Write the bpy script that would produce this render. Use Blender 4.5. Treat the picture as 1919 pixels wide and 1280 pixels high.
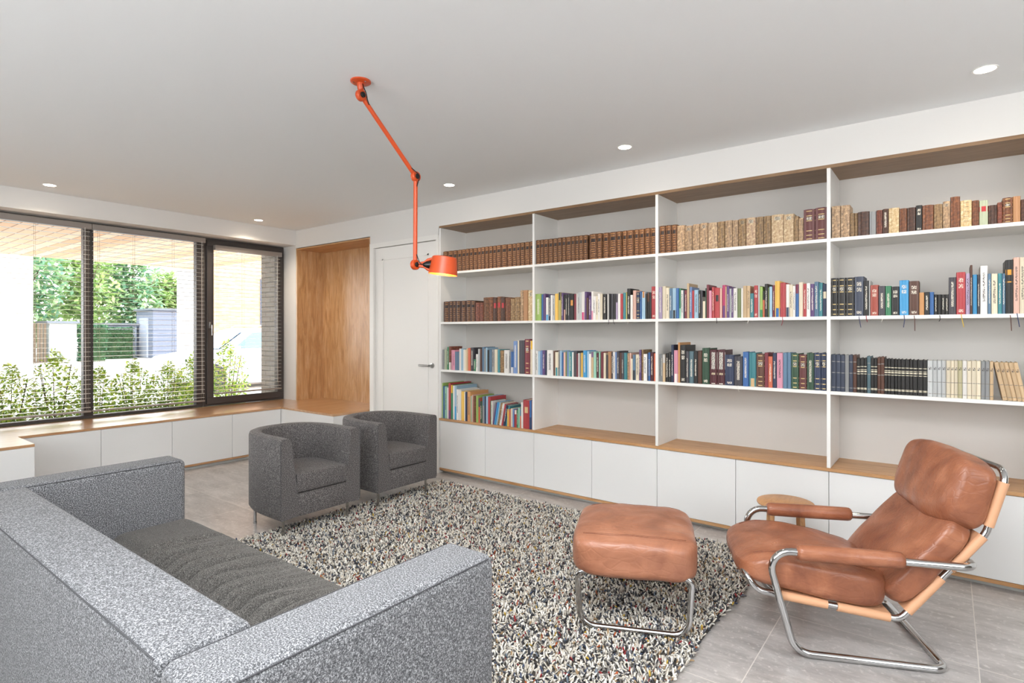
import bpy, bmesh, math, random
from mathutils import Vector, Matrix, noise
random.seed(7)
R = math.radians
for o in list(bpy.data.objects): bpy.data.objects.remove(o)
scn = bpy.context.scene
COL = scn.collection

# ------------------------------------------------------------------ camera
cam_d = bpy.data.cameras.new('camera'); cam = bpy.data.objects.new('camera', cam_d); COL.objects.link(cam)
cam.location = (0, 0, 1.36); cam.rotation_euler = (R(90), 0, R(37.45))
cam_d.sensor_width = 36; cam_d.lens = 20.0; cam_d.shift_y = -0.0094; cam_d.clip_end = 300; cam_d.clip_start = .05
scn.camera = cam
# ------------------------------------------------------------------ view
scn.view_settings.view_transform = 'Standard'; scn.view_settings.look = 'None'
scn.view_settings.gamma = 1; scn.view_settings.use_curve_mapping = False
scn.view_settings.exposure = 0.66
# ------------------------------------------------------------------ sky and sun
W = bpy.data.worlds.new('sky'); scn.world = W; W.use_nodes = True
wn = W.node_tree.nodes; wl = W.node_tree.links
bg = wn['Background']; bg.inputs['Strength'].default_value = 5.0
tc = wn.new('ShaderNodeTexCoord'); sp = wn.new('ShaderNodeSeparateXYZ'); rp = wn.new('ShaderNodeValToRGB')
wl.new(tc.outputs['Generated'], sp.inputs[0]); wl.new(sp.outputs['Z'], rp.inputs[0]); wl.new(rp.outputs[0], bg.inputs[0])
rp.color_ramp.elements[0].position = 0.0; rp.color_ramp.elements[0].color = (1, 1, .98, 1)
rp.color_ramp.elements[1].position = 1.0; rp.color_ramp.elements[1].color = (.72, .85, 1, 1)

def light(name, kind, loc, rot, energy, color=(1, 1, 1), **kw):
    d = bpy.data.lights.new(name, kind); d.energy = energy; d.color = color
    for k, v in kw.items(): setattr(d, k, v)
    o = bpy.data.objects.new(name, d); COL.objects.link(o); o.location = loc; o.rotation_euler = rot
    return o
light('sun', 'SUN', (0, 0, 8), (R(42), 0, R(52)), 2.0, (1, .96, .88), angle=R(1.2))
# added fill lights behind and beside the viewer, tilted at the ceiling
light('added_fill_rear', 'AREA', (-1.2, -3.2, 1.5), (R(168), 0, 0), 210, (.95, .98, 1), shape='RECTANGLE', size=4.4, size_y=.9)
light('added_fill_side', 'AREA', (3.3, 0.1, 1.6), (0, R(165), 0), 80, (.95, .98, 1), shape='RECTANGLE', size=.9, size_y=3.4)

# added overhead fill light above the viewer; the ceiling has no opening
light('added_fill_overhead', 'AREA', (-.75, .45, 2.585), (0, 0, 0), 62, (.95, .98, 1), shape='RECTANGLE', size=1.7, size_y=1.3)

# ------------------------------------------------------------------ materials
def srgb(h):
    if isinstance(h, str):
        h = h.lstrip('#'); c = [int(h[i:i+2], 16) / 255 for i in (0, 2, 4)]
    else: c = list(h)
    return tuple(x / 12.92 if x <= .04045 else ((x + .055) / 1.055) ** 2.4 for x in c) + (1,)
class M:
    def __init__(s, name, color='808080', rough=.5, metal=0, **kw):
        s.m = bpy.data.materials.new(name); s.m.use_nodes = True
        s.n = s.m.node_tree.nodes; s.l = s.m.node_tree.links; s.b = s.n['Principled BSDF']
        s.b.inputs['Base Color'].default_value = srgb(color); s.b.inputs['Roughness'].default_value = rough
        s.b.inputs['Metallic'].default_value = metal
        for k, v in kw.items(): s.b.inputs[k.replace('_', ' ')].default_value = v
    def node(s, t, ins=None, **kw):
        x = s.n.new(t)
        for k, v in kw.items(): setattr(x, k, v)
        for k, v in (ins or {}).items():
            if isinstance(v, bpy.types.NodeSocket): s.l.new(v, x.inputs[k])
            else: x.inputs[k].default_value = v
        return x
    def coord(s, scale=(1, 1, 1), out='Object'):
        t = s.node('ShaderNodeTexCoord'); m = s.node('ShaderNodeMapping', {'Vector': t.outputs[out], 'Scale': scale})
        return m.outputs[0]
    def noise(s, vec, scale=5, detail=3, rough=.5, dist=0):
        return s.node('ShaderNodeTexNoise', {'Vector': vec, 'Scale': scale, 'Detail': detail, 'Roughness': rough, 'Distortion': dist}).outputs['Fac']
    def ramp(s, fac, stops, interp='LINEAR'):
        r = s.node('ShaderNodeValToRGB', {'Fac': fac}); cr = r.color_ramp; cr.interpolation = interp
        while len(cr.elements) < len(stops): cr.elements.new(.5)
        for e, (p, c) in zip(cr.elements, stops):
            e.position = p; e.color = srgb(c) if not isinstance(c, (int, float)) else (c, c, c, 1)
        return r.outputs[0]
    def mix(s, f, a, b, mode='MIX'):
        x = s.node('ShaderNodeMix', data_type='RGBA', blend_type=mode)
        for k, v in ((0, f), (6, a), (7, b)):
            if isinstance(v, bpy.types.NodeSocket): s.l.new(v, x.inputs[k])
            else: x.inputs[k].default_value = srgb(v) if isinstance(v, str) else v
        return x.outputs[2]
    def math(s, op, a, b=0):
        x = s.node('ShaderNodeMath', operation=op)
        for k, v in ((0, a), (1, b)):
            if isinstance(v, bpy.types.NodeSocket): s.l.new(v, x.inputs[k])
            else: x.inputs[k].default_value = v
        return x.outputs[0]
    def base(s, sock): s.l.new(sock, s.b.inputs['Base Color']); return s
    def roughs(s, sock): s.l.new(sock, s.b.inputs['Roughness']); return s
    def bump(s, h, strength=.3, dist=.002):
        b = s.node('ShaderNodeBump', {'Height': h, 'Strength': strength, 'Distance': dist})
        s.l.new(b.outputs[0], s.b.inputs['Normal']); return s

def plain(name, c, r=.5, metal=0, **kw): return M(name, c, r, metal, **kw).m
rear_m = M('light_absorbing_taupe', '6f6a64', .8).m  # dark tone for the unseen walls, chosen to cut bounced light
wall_m = M('white_plaster', 'e2e0dd', .9); wall_m.bump(wall_m.noise(wall_m.coord(), 120, 3), .08, .001); wall_m = wall_m.m
ceil_m = M('ceiling_paint', 'eceeef', .95); ceil_m.bump(ceil_m.noise(ceil_m.coord(), 90, 3), .06, .001); ceil_m = ceil_m.m
lacq = plain('white_lacquer', 'e8e8e7', .38)
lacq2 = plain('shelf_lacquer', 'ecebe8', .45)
lacq3 = plain('shaded_back_panel_lacquer', 'd0ccc7', .5)  # greyer than the shelves: recess shade put into the colour
door_m = plain('door_paint', 'eae8e4', .4)
plinth_m = plain('plinth_grey', 'c9cbc8', .5)
gap_m = plain('carcass_shadow_gap', '8a8884', .8)
def oak(name, sc, c1, c2, c3, rough=.42, knots=True):
    m = M(name, c2, rough)
    v = m.coord(sc)
    a = m.noise(v, 3.0, 8, .62, 1.2); b = m.noise(v, 14, 4, .6)
    c = m.ramp(a, [(.28, c1), (.5, c2), (.72, c3)])
    c = m.mix(.32, c, m.ramp(b, [(.38, c1), (.62, c3)]), 'MULTIPLY')
    if knots:
        vo = m.node('ShaderNodeTexVoronoi', {'Vector': m.coord(tuple(.35 + .65 * (x > 2) + 0 * x for x in sc)), 'Scale': 2.6}).outputs['Distance']
        c = m.mix(m.ramp(vo, [(.0, 1.0), (.028, .8), (.05, 0.0)]), c, '4c3018')
    m.base(c); m.bump(b, .18, .0006); return m.m
oak_v = oak('oak_vertical_grain', (7, 7, .8), 'b4895a', 'd6ad7e', 'e6c8a2', .3)
oak_x = oak('oak_grain_along_wall', (.8, 8, 8), 'b08252', 'cda375', 'dcb68c', knots=False)
oak_y = oak('oak_grain_window', (8, .8, 8), 'b88c60', 'cda47a', 'dcb992', .36, knots=False)
oak_y.node_tree.nodes['Principled BSDF'].inputs['Coat Weight'].default_value = 1
oak_y.node_tree.nodes['Principled BSDF'].inputs['Coat Roughness'].default_value = .22
oak_d = oak('oak_smoked', (.8, 8, 8), '86684a', '9c7c5a', 'ac8c69', knots=False)
oak_t = oak('oak_light', (6, 1, 6), 'b88a5c', 'd0a272', 'dcb386', knots=False)

# floor tiles
fm = M('stone_floor_tile', '8f8a86', .3, 0, Specular_IOR_Level=.8)
tcn = fm.node('ShaderNodeTexCoord').outputs['Object']
sx = fm.node('ShaderNodeSeparateXYZ', {0: tcn})
def grid(m, comp, off, step, wid):
    a = m.math('ADD', comp, -off); b = m.math('DIVIDE', a, step); c = m.math('FRACT', b); d = m.math('SUBTRACT', c, .5)
    e = m.math('ABSOLUTE', d); return m.math('GREATER_THAN', e, .5 - wid / step / 2)
gx = grid(fm, sx.outputs[0], -.635 + 50 * -.735, .735, .004); gy = grid(fm, sx.outputs[1], 2.972 - 50 * .7415, .7415, .004)
gr = fm.math('MAXIMUM', gx, gy)
cellx = fm.math('FLOOR', fm.math('DIVIDE', fm.math('ADD', sx.outputs[0], .635), .735)); celly = fm.math('FLOOR', fm.math('DIVIDE', fm.math('ADD', sx.outputs[1], -2.972), .7415))
cv = fm.node('ShaderNodeCombineXYZ', {0: cellx, 1: celly})
wnz = fm.node('ShaderNodeTexWhiteNoise', {'Vector': cv.outputs[0]}).outputs['Value']
shift = fm.node('ShaderNodeVectorMath', {0: tcn, 1: fm.node('ShaderNodeVectorMath', {0: cv.outputs[0], 1: (3.7, 1.9, 0)}, operation='MULTIPLY').outputs[0]}, operation='ADD').outputs[0]
mp = fm.node('ShaderNodeMapping', {'Vector': shift, 'Scale': (1.3, 4.5, 1)}).outputs[0]
n1 = fm.noise(mp, 2.2, 10, .72, .3); n2 = fm.noise(shift, 38, 4, .6)
c = fm.ramp(n1, [(.32, '8f8a87'), (.5, 'a9a4a1'), (.68, 'c0bbb8')])
c = fm.mix(fm.ramp(n2, [(.55, 0.0), (.72, .8)]), c, 'd0cbc7')
c = fm.mix(.25, c, fm.ramp(wnz, [(0, .45), (1, .8)]), 'OVERLAY')
c = fm.mix(gr, c, 'd2ccc5'); fm.base(c)
fm.bump(n2, .12, .0012); floor_m = fm.m

def fabric(name, dark, mid, lite, sc=230):
    m = M(name, mid, .95); v = m.coord()
    a = m.noise(v, sc, 2, .7); b = m.noise(v, sc * 2.3, 2, .6); f = m.math('ADD', m.math('MULTIPLY', a, .6), m.math('MULTIPLY', b, .4))
    m.base(m.ramp(f, [(.36, dark), (.5, mid), (.64, lite)])); m.bump(f, .5, .002)
    m.b.inputs['Sheen Weight'].default_value = .08; m.b.inputs['Sheen Roughness'].default_value = .5
    return m.m
sofa_m = fabric('grey_melange_wool', '222326', '5d5e61', 'bcbcbf', 250)
seat_m = fabric('charcoal_wool', '262422', '504d4a', '8b8883', 300)
chair_m = fabric('dark_melange_wool', '262425', '545050', '9d9997', 190)
piping_m = plain('seam_piping', '47474a', .9)  # dark grey piping along the upholstery seams
def leather(name, c1, c2, c3, rough=.31, sc=5):
    m = M(name, c2, rough); v = m.coord()
    a = m.noise(v, sc, 6, .6, .6); b = m.noise(v, 160, 3, .6)
    st = m.node('ShaderNodeMapping', {'Vector': v, 'Rotation': (.2, .5, .3), 'Scale': (3, 14, 6)}).outputs[0]
    w = m.noise(st, 1.6, 4, .6, 1.0)
    c = m.ramp(a, [(.3, c1), (.52, c2), (.74, c3)])
    m.base(c); m.roughs(m.ramp(a, [(.3, rough + .1), (.7, rough - .05)]))
    cr = m.node('ShaderNodeTexVoronoi', {'Vector': st, 'Scale': 4.5}, feature='DISTANCE_TO_EDGE').outputs['Distance']
    h = m.math('ADD', m.math('MULTIPLY', b, .10), m.math('ADD', w, m.math('MULTIPLY', m.ramp(cr, [(0, 0.0), (.12, .5)]), .5))); m.bump(h, .3, .008); return m.m
lea = leather('cognac_leather', '764430', '9b6145', 'bb7f60')
lea_o = leather('ottoman_leather', '8a5842', 'a87055', 'c28b70')
lea_s = plain('tan_saddle_leather', 'd6a27c', .5)
stitch = plain('leather_stitch', '6e3a22', .6)
chrome = plain('polished_chrome', 'c4c4c4', .09, 1)
steel = plain('brushed_steel', 'a9a9a8', .28, 1)
orange = plain('orange_enamel', 'c64c20', .35)
orange_in = plain('orange_shade_inside', 'f07a20', .5)
blackp = plain('black_bakelite', '141414', .3)
frame_m = plain('dark_bronze_frame', '4a4442', .45)
rail_m = plain('blind_rail', '968e88', .4)
slat_m = plain('aluminium_slat', 'e6e3df', .3)
cord_m = plain('blind_cord', 'a89a88', .8)
def emis(name, c, s):
    m = bpy.data.materials.new(name); m.use_nodes = True; n = m.node_tree.nodes; n.clear()
    e = n.new('ShaderNodeEmission'); o = n.new('ShaderNodeOutputMaterial'); m.node_tree.links.new(e.outputs[0], o.inputs[0])
    e.inputs[0].default_value = srgb(c); e.inputs[1].default_value = s; return m
lamp_e = emis('lamp_glow', 'fff1dc', 18)
bulb_e = emis('bulb_glow', 'ffcf8a', 6)
def glassm(name='window_glass', tint=(1, 1, 1, 1)):
    m = bpy.data.materials.new(name); m.use_nodes = True; n = m.node_tree.nodes; n.clear(); l = m.node_tree.links
    t = n.new('ShaderNodeBsdfTransparent'); g = n.new('ShaderNodeBsdfGlossy'); f = n.new('ShaderNodeFresnel'); x = n.new('ShaderNodeMixShader'); o = n.new('ShaderNodeOutputMaterial')
    t.inputs[0].default_value = tint; g.inputs['Roughness'].default_value = .02; f.inputs[0].default_value = 1.35
    l.new(f.outputs[0], x.inputs[0]); l.new(t.outputs[0], x.inputs[1]); l.new(g.outputs[0], x.inputs[2]); l.new(x.outputs[0], o.inputs[0]); return m
glass = glassm()

# attribute coloured materials (printed covers, dyed wool, leaves)
def attr_mat(name, rough, kind):
    m = M(name, '808080', rough); at = m.node('ShaderNodeAttribute', attribute_name='Col')
    c = at.outputs['Color']; al = at.outputs['Alpha']
    if kind == 'book':
        v = m.coord((1, 1, 1))
        s1 = m.node('ShaderNodeMapping', {'Vector': v, 'Scale': (200, 1, 420)}).outputs[0]
        s2 = m.noise(s1, 1.0, 1, .5)
        k = m.math('GREATER_THAN', s2, .50)
        # alpha: 1 plain, .75 pale lettering, .5 dark lettering, .25 mottled old leather
        isl = m.math('COMPARE', al, .75); isl.node.inputs[2].default_value = .05
        isd = m.math('COMPARE', al, .5); isd.node.inputs[2].default_value = .05
        iso = m.math('COMPARE', al, .25); iso.node.inputs[2].default_value = .05
        c1 = m.mix(m.math('MULTIPLY', k, isl), c, 'e9e2d2')
        c1 = m.mix(m.math('MULTIPLY', k, isd), c1, '3a3434')
        old = m.noise(v, 60, 5, .7)
        c2 = m.mix(.75, c, m.ramp(old, [(.32, '3c2a1c'), (.5, 'a89078'), (.68, 'f0e0c8')]), 'OVERLAY')
        c1 = m.mix(iso, c1, c2)
        m.base(c1)
    else:
        m.base(c)
        if kind == 'leaf':
            tr = m.node('ShaderNodeBsdfTranslucent', {'Color': c}); mx = m.node('ShaderNodeMixShader', {0: .45, 1: m.b.outputs[0], 2: tr.outputs[0]})
            m.l.new(mx.outputs[0], m.n['Material Output'].inputs[0])
    return m.m
book_m = attr_mat('printed_book_cover', .45, 'book')
page_m = plain('book_pages', 'd9cfba', .9)
wool_m = attr_mat('dyed_wool', .95, 'wool')
leaf_m = attr_mat('leaf_green', .6, 'leaf'); 

# ------------------------------------------------------------------ mesh builder
class MB:
    def __init__(s): s.v = []; s.f = []; s.c = []; s.col = (.5, .5, .5, 1)
    def add(s, vs, fs, col=None):
        k = len(s.v); s.v += [tuple(p) for p in vs]; s.f += [tuple(i + k for i in f) for f in fs]; s.c += [col or s.col] * len(fs)
        return s
    def box(s, x0, x1, y0, y1, z0, z1, col=None):
        if x0 > x1: x0, x1 = x1, x0
        if y0 > y1: y0, y1 = y1, y0
        if z0 > z1: z0, z1 = z1, z0
        v = [(x, y, z) for z in (z0, z1) for y in (y0, y1) for x in (x0, x1)]
        return s.add(v, [(0, 2, 3, 1), (4, 5, 7, 6), (0, 1, 5, 4), (2, 6, 7, 3), (0, 4, 6, 2), (1, 3, 7, 5)], col)
    def bm(s, b, col=None, mat=None):
        b.verts.ensure_lookup_table(); b.verts.index_update()
        vs = [(mat @ v.co) if mat else v.co for v in b.verts]; fs = [[v.index for v in f.verts] for f in b.faces]
        b.free(); return s.add(vs, fs, col)
    def rbox(s, x0, x1, y0, y1, z0, z1, r=.01, seg=2, col=None, fn=None, sub=0):
        b = bmesh.new(); bmesh.ops.create_cube(b, size=1)
        for v in b.verts: v.co = Vector(((x0 + x1) / 2 + v.co.x * (x1 - x0), (y0 + y1) / 2 + v.co.y * (y1 - y0), (z0 + z1) / 2 + v.co.z * (z1 - z0)))
        bmesh.ops.bevel(b, geom=list(b.edges) + list(b.verts), offset=r, segments=seg, affect='EDGES', profile=.5)
        if sub: bmesh.ops.subdivide_edges(b, edges=list(b.edges), cuts=sub, use_grid_fill=True)
        if fn:
            for v in b.verts: v.co = fn(v.co)
        return s.bm(b, col)
    def tube(s, path, r, n=10, closed=False, caps=True, col=None):
        P = [Vector(p) for p in path]; m = len(P); rings = []
        prev = None
        for i in range(m):
            if closed: t = (P[(i + 1) % m] - P[i - 1])
            else: t = P[min(i + 1, m - 1)] - P[max(i - 1, 0)]
            t.normalize()
            if prev is None:
                a = Vector((0, 0, 1)) if abs(t.z) < .9 else Vector((1, 0, 0)); nrm = t.cross(a).normalized()
            else:
                nrm = (prev - t * prev.dot(t)).normalized()
            prev = nrm; bi = t.cross(nrm)
            rr = r[i] if isinstance(r, (list, tuple)) else r
            rings.append([P[i] + (nrm * math.cos(2 * math.pi * k / n) + bi * math.sin(2 * math.pi * k / n)) * rr for k in range(n)])
        vs = [v for g in rings for v in g]; fs = []
        off = 0
        if closed:  # match the seam
            best = min(range(n), key=lambda k: (rings[0][k] - rings[-1][0]).length); off = best
        for i in range(m if closed else m - 1):
            j = (i + 1) % m; o = off if (closed and j == 0) else 0
            for k in range(n):
                fs.append((i * n + k, i * n + (k + 1) % n, j * n + (k + 1 + o) % n, j * n + (k + o) % n))
        if caps and not closed: fs += [tuple(range(n))[::-1], tuple((m - 1) * n + k for k in range(n))]
        return s.add(vs, fs, col)
    def lathe(s, prof, cx=0, cy=0, n=24, M4=None, col=None, caps=True):
        vs = []; fs = []
        for (r, z) in prof:
            for k in range(n):
                a = 2 * math.pi * k / n; p = Vector((cx + r * math.cos(a), cy + r * math.sin(a), z)); vs.append(M4 @ p if M4 else p)
        m = len(prof)
        for i in range(m - 1):
            for k in range(n): fs.append((i * n + k, i * n + (k + 1) % n, (i + 1) * n + (k + 1) % n, (i + 1) * n + k))
        if caps: fs += [tuple(range(n))[::-1], tuple((m - 1) * n + k for k in range(n))]
        return s.add(vs, fs, col)
    def prism(s, poly, a0, a1, axis='Y', col=None):
        n = len(poly)
        def P(p, a): return {'Y': (p[0], a, p[1]), 'X': (a, p[0], p[1]), 'Z': (p[0], p[1], a)}[axis]
        vs = [P(p, a0) for p in poly] + [P(p, a1) for p in poly]
        fs = [tuple(range(n)), tuple(range(n, 2 * n))[::-1]] + [(i, i + n, (i + 1) % n + n, (i + 1) % n) for i in range(n)]
        return s.add(vs, fs, col)
    def build(s, name, mat, parent=None, origin=None, smooth=None, cols=False, loc=None, recalc=True):
        me = bpy.data.meshes.new(name)
        o0 = Vector(origin) if origin else Vector((0, 0, 0))
        me.from_pydata([(v[0] - o0.x, v[1] - o0.y, v[2] - o0.z) for v in s.v], [], s.f)
        if cols:
            at = me.color_attributes.new('Col', 'FLOAT_COLOR', 'CORNER'); buf = []
            for p, c in zip(me.polygons, s.c): buf += list(c) * p.loop_total
            at.data.foreach_set('color', buf)
        if recalc:
            b = bmesh.new(); b.from_mesh(me); bmesh.ops.recalc_face_normals(b, faces=b.faces); b.to_mesh(me); b.free()
        if smooth is not None:
            me.shade_smooth()
            if smooth < 180: me.set_sharp_from_angle(angle=R(smooth))
        for mm in (mat if isinstance(mat, (list, tuple)) else [mat]): me.materials.append(mm)
        o = bpy.data.objects.new(name, me); COL.objects.link(o)
        if parent is not None:
            o.parent = parent
        else: o.location = o0
        return o
def fillet(pts, r, closed=False, n=6):
    P = [Vector(p) for p in pts]; out = []; m = len(P)
    for i in range(m):
        if not closed and i in (0, m - 1): out.append(P[i]); continue
        a, b, c = P[i - 1], P[i], P[(i + 1) % m]
        d1 = (a - b).normalized(); d2 = (c - b).normalized(); ang = d1.angle(d2)
        if ang > math.pi - .02: out.append(b); continue
        rr = r[i] if isinstance(r, (list, tuple)) else r
        t = min(rr / math.tan(ang / 2), (a - b).length * .49, (c - b).length * .49)
        rr = t * math.tan(ang / 2)
        p1 = b + d1 * t; p2 = b + d2 * t; cen = b + (d1 + d2).normalized() * (rr / math.sin(ang / 2))
        v1 = p1 - cen; v2 = p2 - cen; w = v1.angle(v2)
        for k in range(n + 1):
            f = k / n; out.append(cen + (v1 * math.sin((1 - f) * w) + v2 * math.sin(f * w)) / math.sin(w))
    return out
def tag(o, label=None, cat=None, group=None, kind=None):
    if label: o['label'] = label
    if cat: o['category'] = cat
    if group: o['group'] = group
    if kind: o['kind'] = kind
    return o
def thing(name, label, cat, loc=(0, 0, 0), rotz=0, group=None):
    o = bpy.data.objects.new(name, None); COL.objects.link(o); o.empty_display_size = .1
    o.location = loc; o.rotation_euler = (0, 0, rotz); return tag(o, label, cat, group)
def struct(o): o['kind'] = 'structure'; return o
def copy_tree(o, parent=None):
    c = o.copy(); COL.objects.link(c); c.parent = parent
    for ch in [x for x in bpy.data.objects if x.parent == o]: copy_tree(ch, c)
    return c
def puff(a, b, c, p=4, bulge=.25, wr=0, wf=(6, 6, 6), seed=0):
    """maps a point of the unit cube's surface to a puffed cushion of half sizes a b c"""
    def f(x, y, z):
        k = (abs(x) ** p + abs(y) ** p + abs(z) ** p) ** (1 / p); x /= k; y /= k; z /= k
        z *= 1 + bulge * (1 - x * x) * (1 - y * y)
        q = Vector((x * a, y * b, z * c))
        if wr:
            n1 = noise.noise(Vector((q.x * wf[0] + seed, q.y * wf[1], q.z * wf[2]))); n2 = noise.noise(Vector((q.x * wf[0] * 2.7, q.y * wf[1] * 2.7 + seed, q.z * wf[2] * 2)))
            q += Vector((x / a, y / b, z / c)).normalized() * wr * (n1 + .5 * n2)
        return q
    return f
def cushion(f, cuts=26):
    bmx = bmesh.new(); bmesh.ops.create_cube(bmx, size=2); bmesh.ops.subdivide_edges(bmx, edges=list(bmx.edges), cuts=cuts, use_grid_fill=True)
    for v in bmx.verts: v.co = f(*v.co)
    return bmx

# ================================================================== ROOM SHELL
WY = 3.93            # face of the bookcase wall
def sbox(name, mat, *b):
    m = MB()
    for q in ([b] if not isinstance(b[0], (tuple, list)) else b): m.box(*q)
    return struct(m.build(name, mat))
sbox('floor', floor_m, -6.75, 3.55, -3.55, 4.45, -.1, 0)
sbox('ceiling', ceil_m, -6.75, 3.55, -3.55, 4.45, 2.6, 2.8)
sbox('wall_back', wall_m, (-6.75, 3.55, WY, 4.45, 2.38, 2.6), (-6.75, -6.35, WY, 4.45, 0, 2.38), (-6.35, -4.933, WY, 4.45, 2.385, 2.38), (-4.933, -4.925, WY, 4.45, 0, 2.38),
     (-4.925, -3.90, WY, 4.45, 2.30, 2.38), (-3.905, -3.897, WY, 4.45, 0, 2.38), (-6.35, -3.897, 4.34, 4.45, 0, 2.38), (-3.897, .56, 4.32, 4.45, 0, 2.38), (.56, 3.55, WY, 4.45, 0, 2.38))
sbox('wall_window', wall_m, (-6.75, -6.35, -3.55, WY, 2.42, 2.6), (-6.75, -6.62, -.6, WY, 0, .5), (-6.75, -6.35, -3.55, -.6, 0, 2.42))
sbox('wall_rear', rear_m, (-6.75, -2.7, -3.55, -3.4, 0, 2.6), (.3, 3.55, -3.55, -3.4, 0, 2.6), (-2.7, .3, -3.55, -3.4, 0, 1.5), (-2.7, .3, -3.55, -3.4, 2.45, 2.6))  # unseen wall; window opening added to let in light
sbox('wall_side', rear_m, (3.4, 3.55, -3.4, -1.1, 0, 2.6), (3.4, 3.55, 1.3, WY, 0, 2.6), (3.4, 3.55, -1.1, 1.3, 0, 1.3), (3.4, 3.55, -1.1, 1.3, 2.45, 2.6))  # unseen wall, also with an added opening for light
# interior door in the bookcase wall
d = MB()
d.box(-4.86, -3.935, WY + .012, WY + .05, .008, 2.247)
leaf = struct(d.build('door_1', door_m))
m = MB()
for a in ((-4.742, -4.052, .22, .235), (-4.742, -4.052, 2.115, 2.13), (-4.742, -4.727, .22, 2.13), (-4.067, -4.052, .22, 2.13)): m.box(a[0], a[1], WY + .004, WY + .02, a[2], a[3])
m.build('panel_moulding', door_m, leaf)
m = MB()
m.lathe([(.026, 0), (.026, .008), (.012, .01), (.012, .05), (.0, .05)], M4=Matrix.Translation((-4.0, WY + .012, 1.03)) @ Matrix.Rotation(R(90), 4, 'X'), n=20)
m.tube([(-4.0, WY - .04, 1.03), (-4.06, WY - .043, 1.03), (-4.135, WY - .04, 1.03)], .011, 12)
m.build('door_handle', steel, leaf, smooth=40)
sbox('trim_1', door_m, (-4.925, -4.865, WY - .012, WY + .05, 0, 2.30), (-3.93, -3.90, WY - .012, WY + .05, 0, 2.30), (-4.865, -3.93, WY - .012, WY + .05, 2.252, 2.30), (-4.872, -4.862, WY - .006, WY + .06, 0, 2.255), (-3.936, -3.928, WY - .006, WY + .06, 0, 2.255))

# oak lined niche beside the door
t = thing('niche_lining', 'golden oak panelling lining the tall sitting niche between window and white door', 'wall panelling', (-5.64, 4.3, .52))
def part(name, mat, par, boxes, r=0, smooth=None):
    mm = MB()
    for q in boxes:
        if r: mm.rbox(*q, r=r)
        else: mm.box(*q)
    return mm.build(name, mat, par, origin=par.location, smooth=smooth)
part('back_panel', oak_v, t, [(-6.33, -4.953, 4.305, 4.33, .52, 2.365)])
part('side_panel', oak_v, t, [(-6.349, -6.33, WY + .002, 4.33, .52, 2.384)])
part('side_panel', oak_v, t, [(-4.953, -4.934, WY + .002, 4.33, .52, 2.384)])
part('top_panel', oak_x, t, [(-6.33, -4.953, WY + .002, 4.33, 2.365, 2.384)])

# ------------------------------------------------------------------ windows
XF0, XF1 = -6.70, -6.62
def window(name, boxes, panes):
    w = MB()
    for q in boxes: w.rbox(*q, r=.004, seg=1)
    o = struct(w.build(name, frame_m))
    for q in panes:
        g = MB(); g.box(*q); g.build('window_pane', glass, o)
    return o
w1 = window('window_1', [(XF0, XF1, -.6, 2.95, .52, .548), (XF0, XF1, -.6, 2.95, 2.36, 2.42), (XF0, XF1, -.6, -.52, .548, 2.36), (XF0, XF1, 1.845, 1.925, .548, 2.36), (XF0, XF1, 2.885, 2.95, .548, 2.36)],
    [(-6.672, -6.664, -.52, 1.845, .548, 2.36), (-6.672, -6.664, 1.925, 2.885, .548, 2.36)])
w2 = window('window_2', [(XF0, XF1, 2.951, 3.928, .52, .60), (XF0, XF1, 2.951, 3.928, 2.34, 2.42), (XF0, XF1, 2.951, 3.03, .60, 2.34), (XF0, XF1, 3.85, 3.928, .60, 2.34),
    (-6.62, -6.595, 2.985, 3.90, .545, .62), (-6.62, -6.595, 2.985, 3.90, 2.325, 2.395), (-6.62, -6.595, 2.985, 3.06, .62, 2.325), (-6.62, -6.595, 3.835, 3.90, .62, 2.325)],
    [(-6.672, -6.664, 3.03, 3.85, .60, 2.34)])
m = MB(); m.rbox(-6.595, -6.585, 3.005, 3.03, 1.40, 1.47, r=.003); m.tube([(-6.585, 3.018, 1.435), (-6.55, 3.018, 1.435), (-6.548, 3.018, 1.32)], .008, 8)
m.build('window_handle', steel, w2, smooth=40)
# venetian blinds
def blind(label, x, y0, y1, z0, z1, cords, wand=None):
    t = thing('venetian_blind', label, 'blind', (x, (y0 + y1) / 2, z0), group='aluminium blinds at the window')
    part('head_rail', rail_m, t, [(x - .027, x + .027, y0, y1, z1, z1 + .055)], r=.004)
    part('bottom_rail', rail_m, t, [(x - .024, x + .024, y0 + .005, y1 - .005, z0, z0 + .016)], r=.003)
    s = MB(); z = z0 + .045; n = 0
    while z < z1 - .01:
        P = [(-.0245, -.0006), (-.012, .0014), (0, .0022), (.012, .0014), (.0245, -.0006)]
        k = len(s.v); vs = []
        for yy in (y0 + .008, y1 - .008): vs += [(x + a, yy, z + b) for a, b in P]
        s.add(vs, [(i, i + 1, i + 6, i + 5) for i in range(4)])
        z += .0445
    s.build('slats', slat_m, t, origin=t.location, smooth=180)
    c = MB()
    for yy in cords:
        for dx in (-.024, .024): c.tube([(x + dx, yy, z0 + .01), (x + dx, yy, z1)], .0011, 5)
    c.build('ladder_cord', cord_m, t, origin=t.location)
    if wand is not None:
        c = MB(); c.tube([(x + .032, wand, z1 + .01), (x + .034, wand, (z0 + z1) / 2 - .1), (x + .034, wand + .004, z0 + .1)], .0022, 6); c.build('tilt_wand', slat_m, t, origin=t.location)
    return t
blind('wide aluminium blind over the window pane nearest the sofa', -6.56, -.5, 1.888, .588, 2.345, (-.3, .8, 1.46, 1.86), 1.83)
blind('aluminium blind over the middle pane between the two dark posts', -6.56, 1.892, 2.945, .588, 2.345, (1.95, 2.25, 2.62, 2.92), 2.90)
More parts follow.
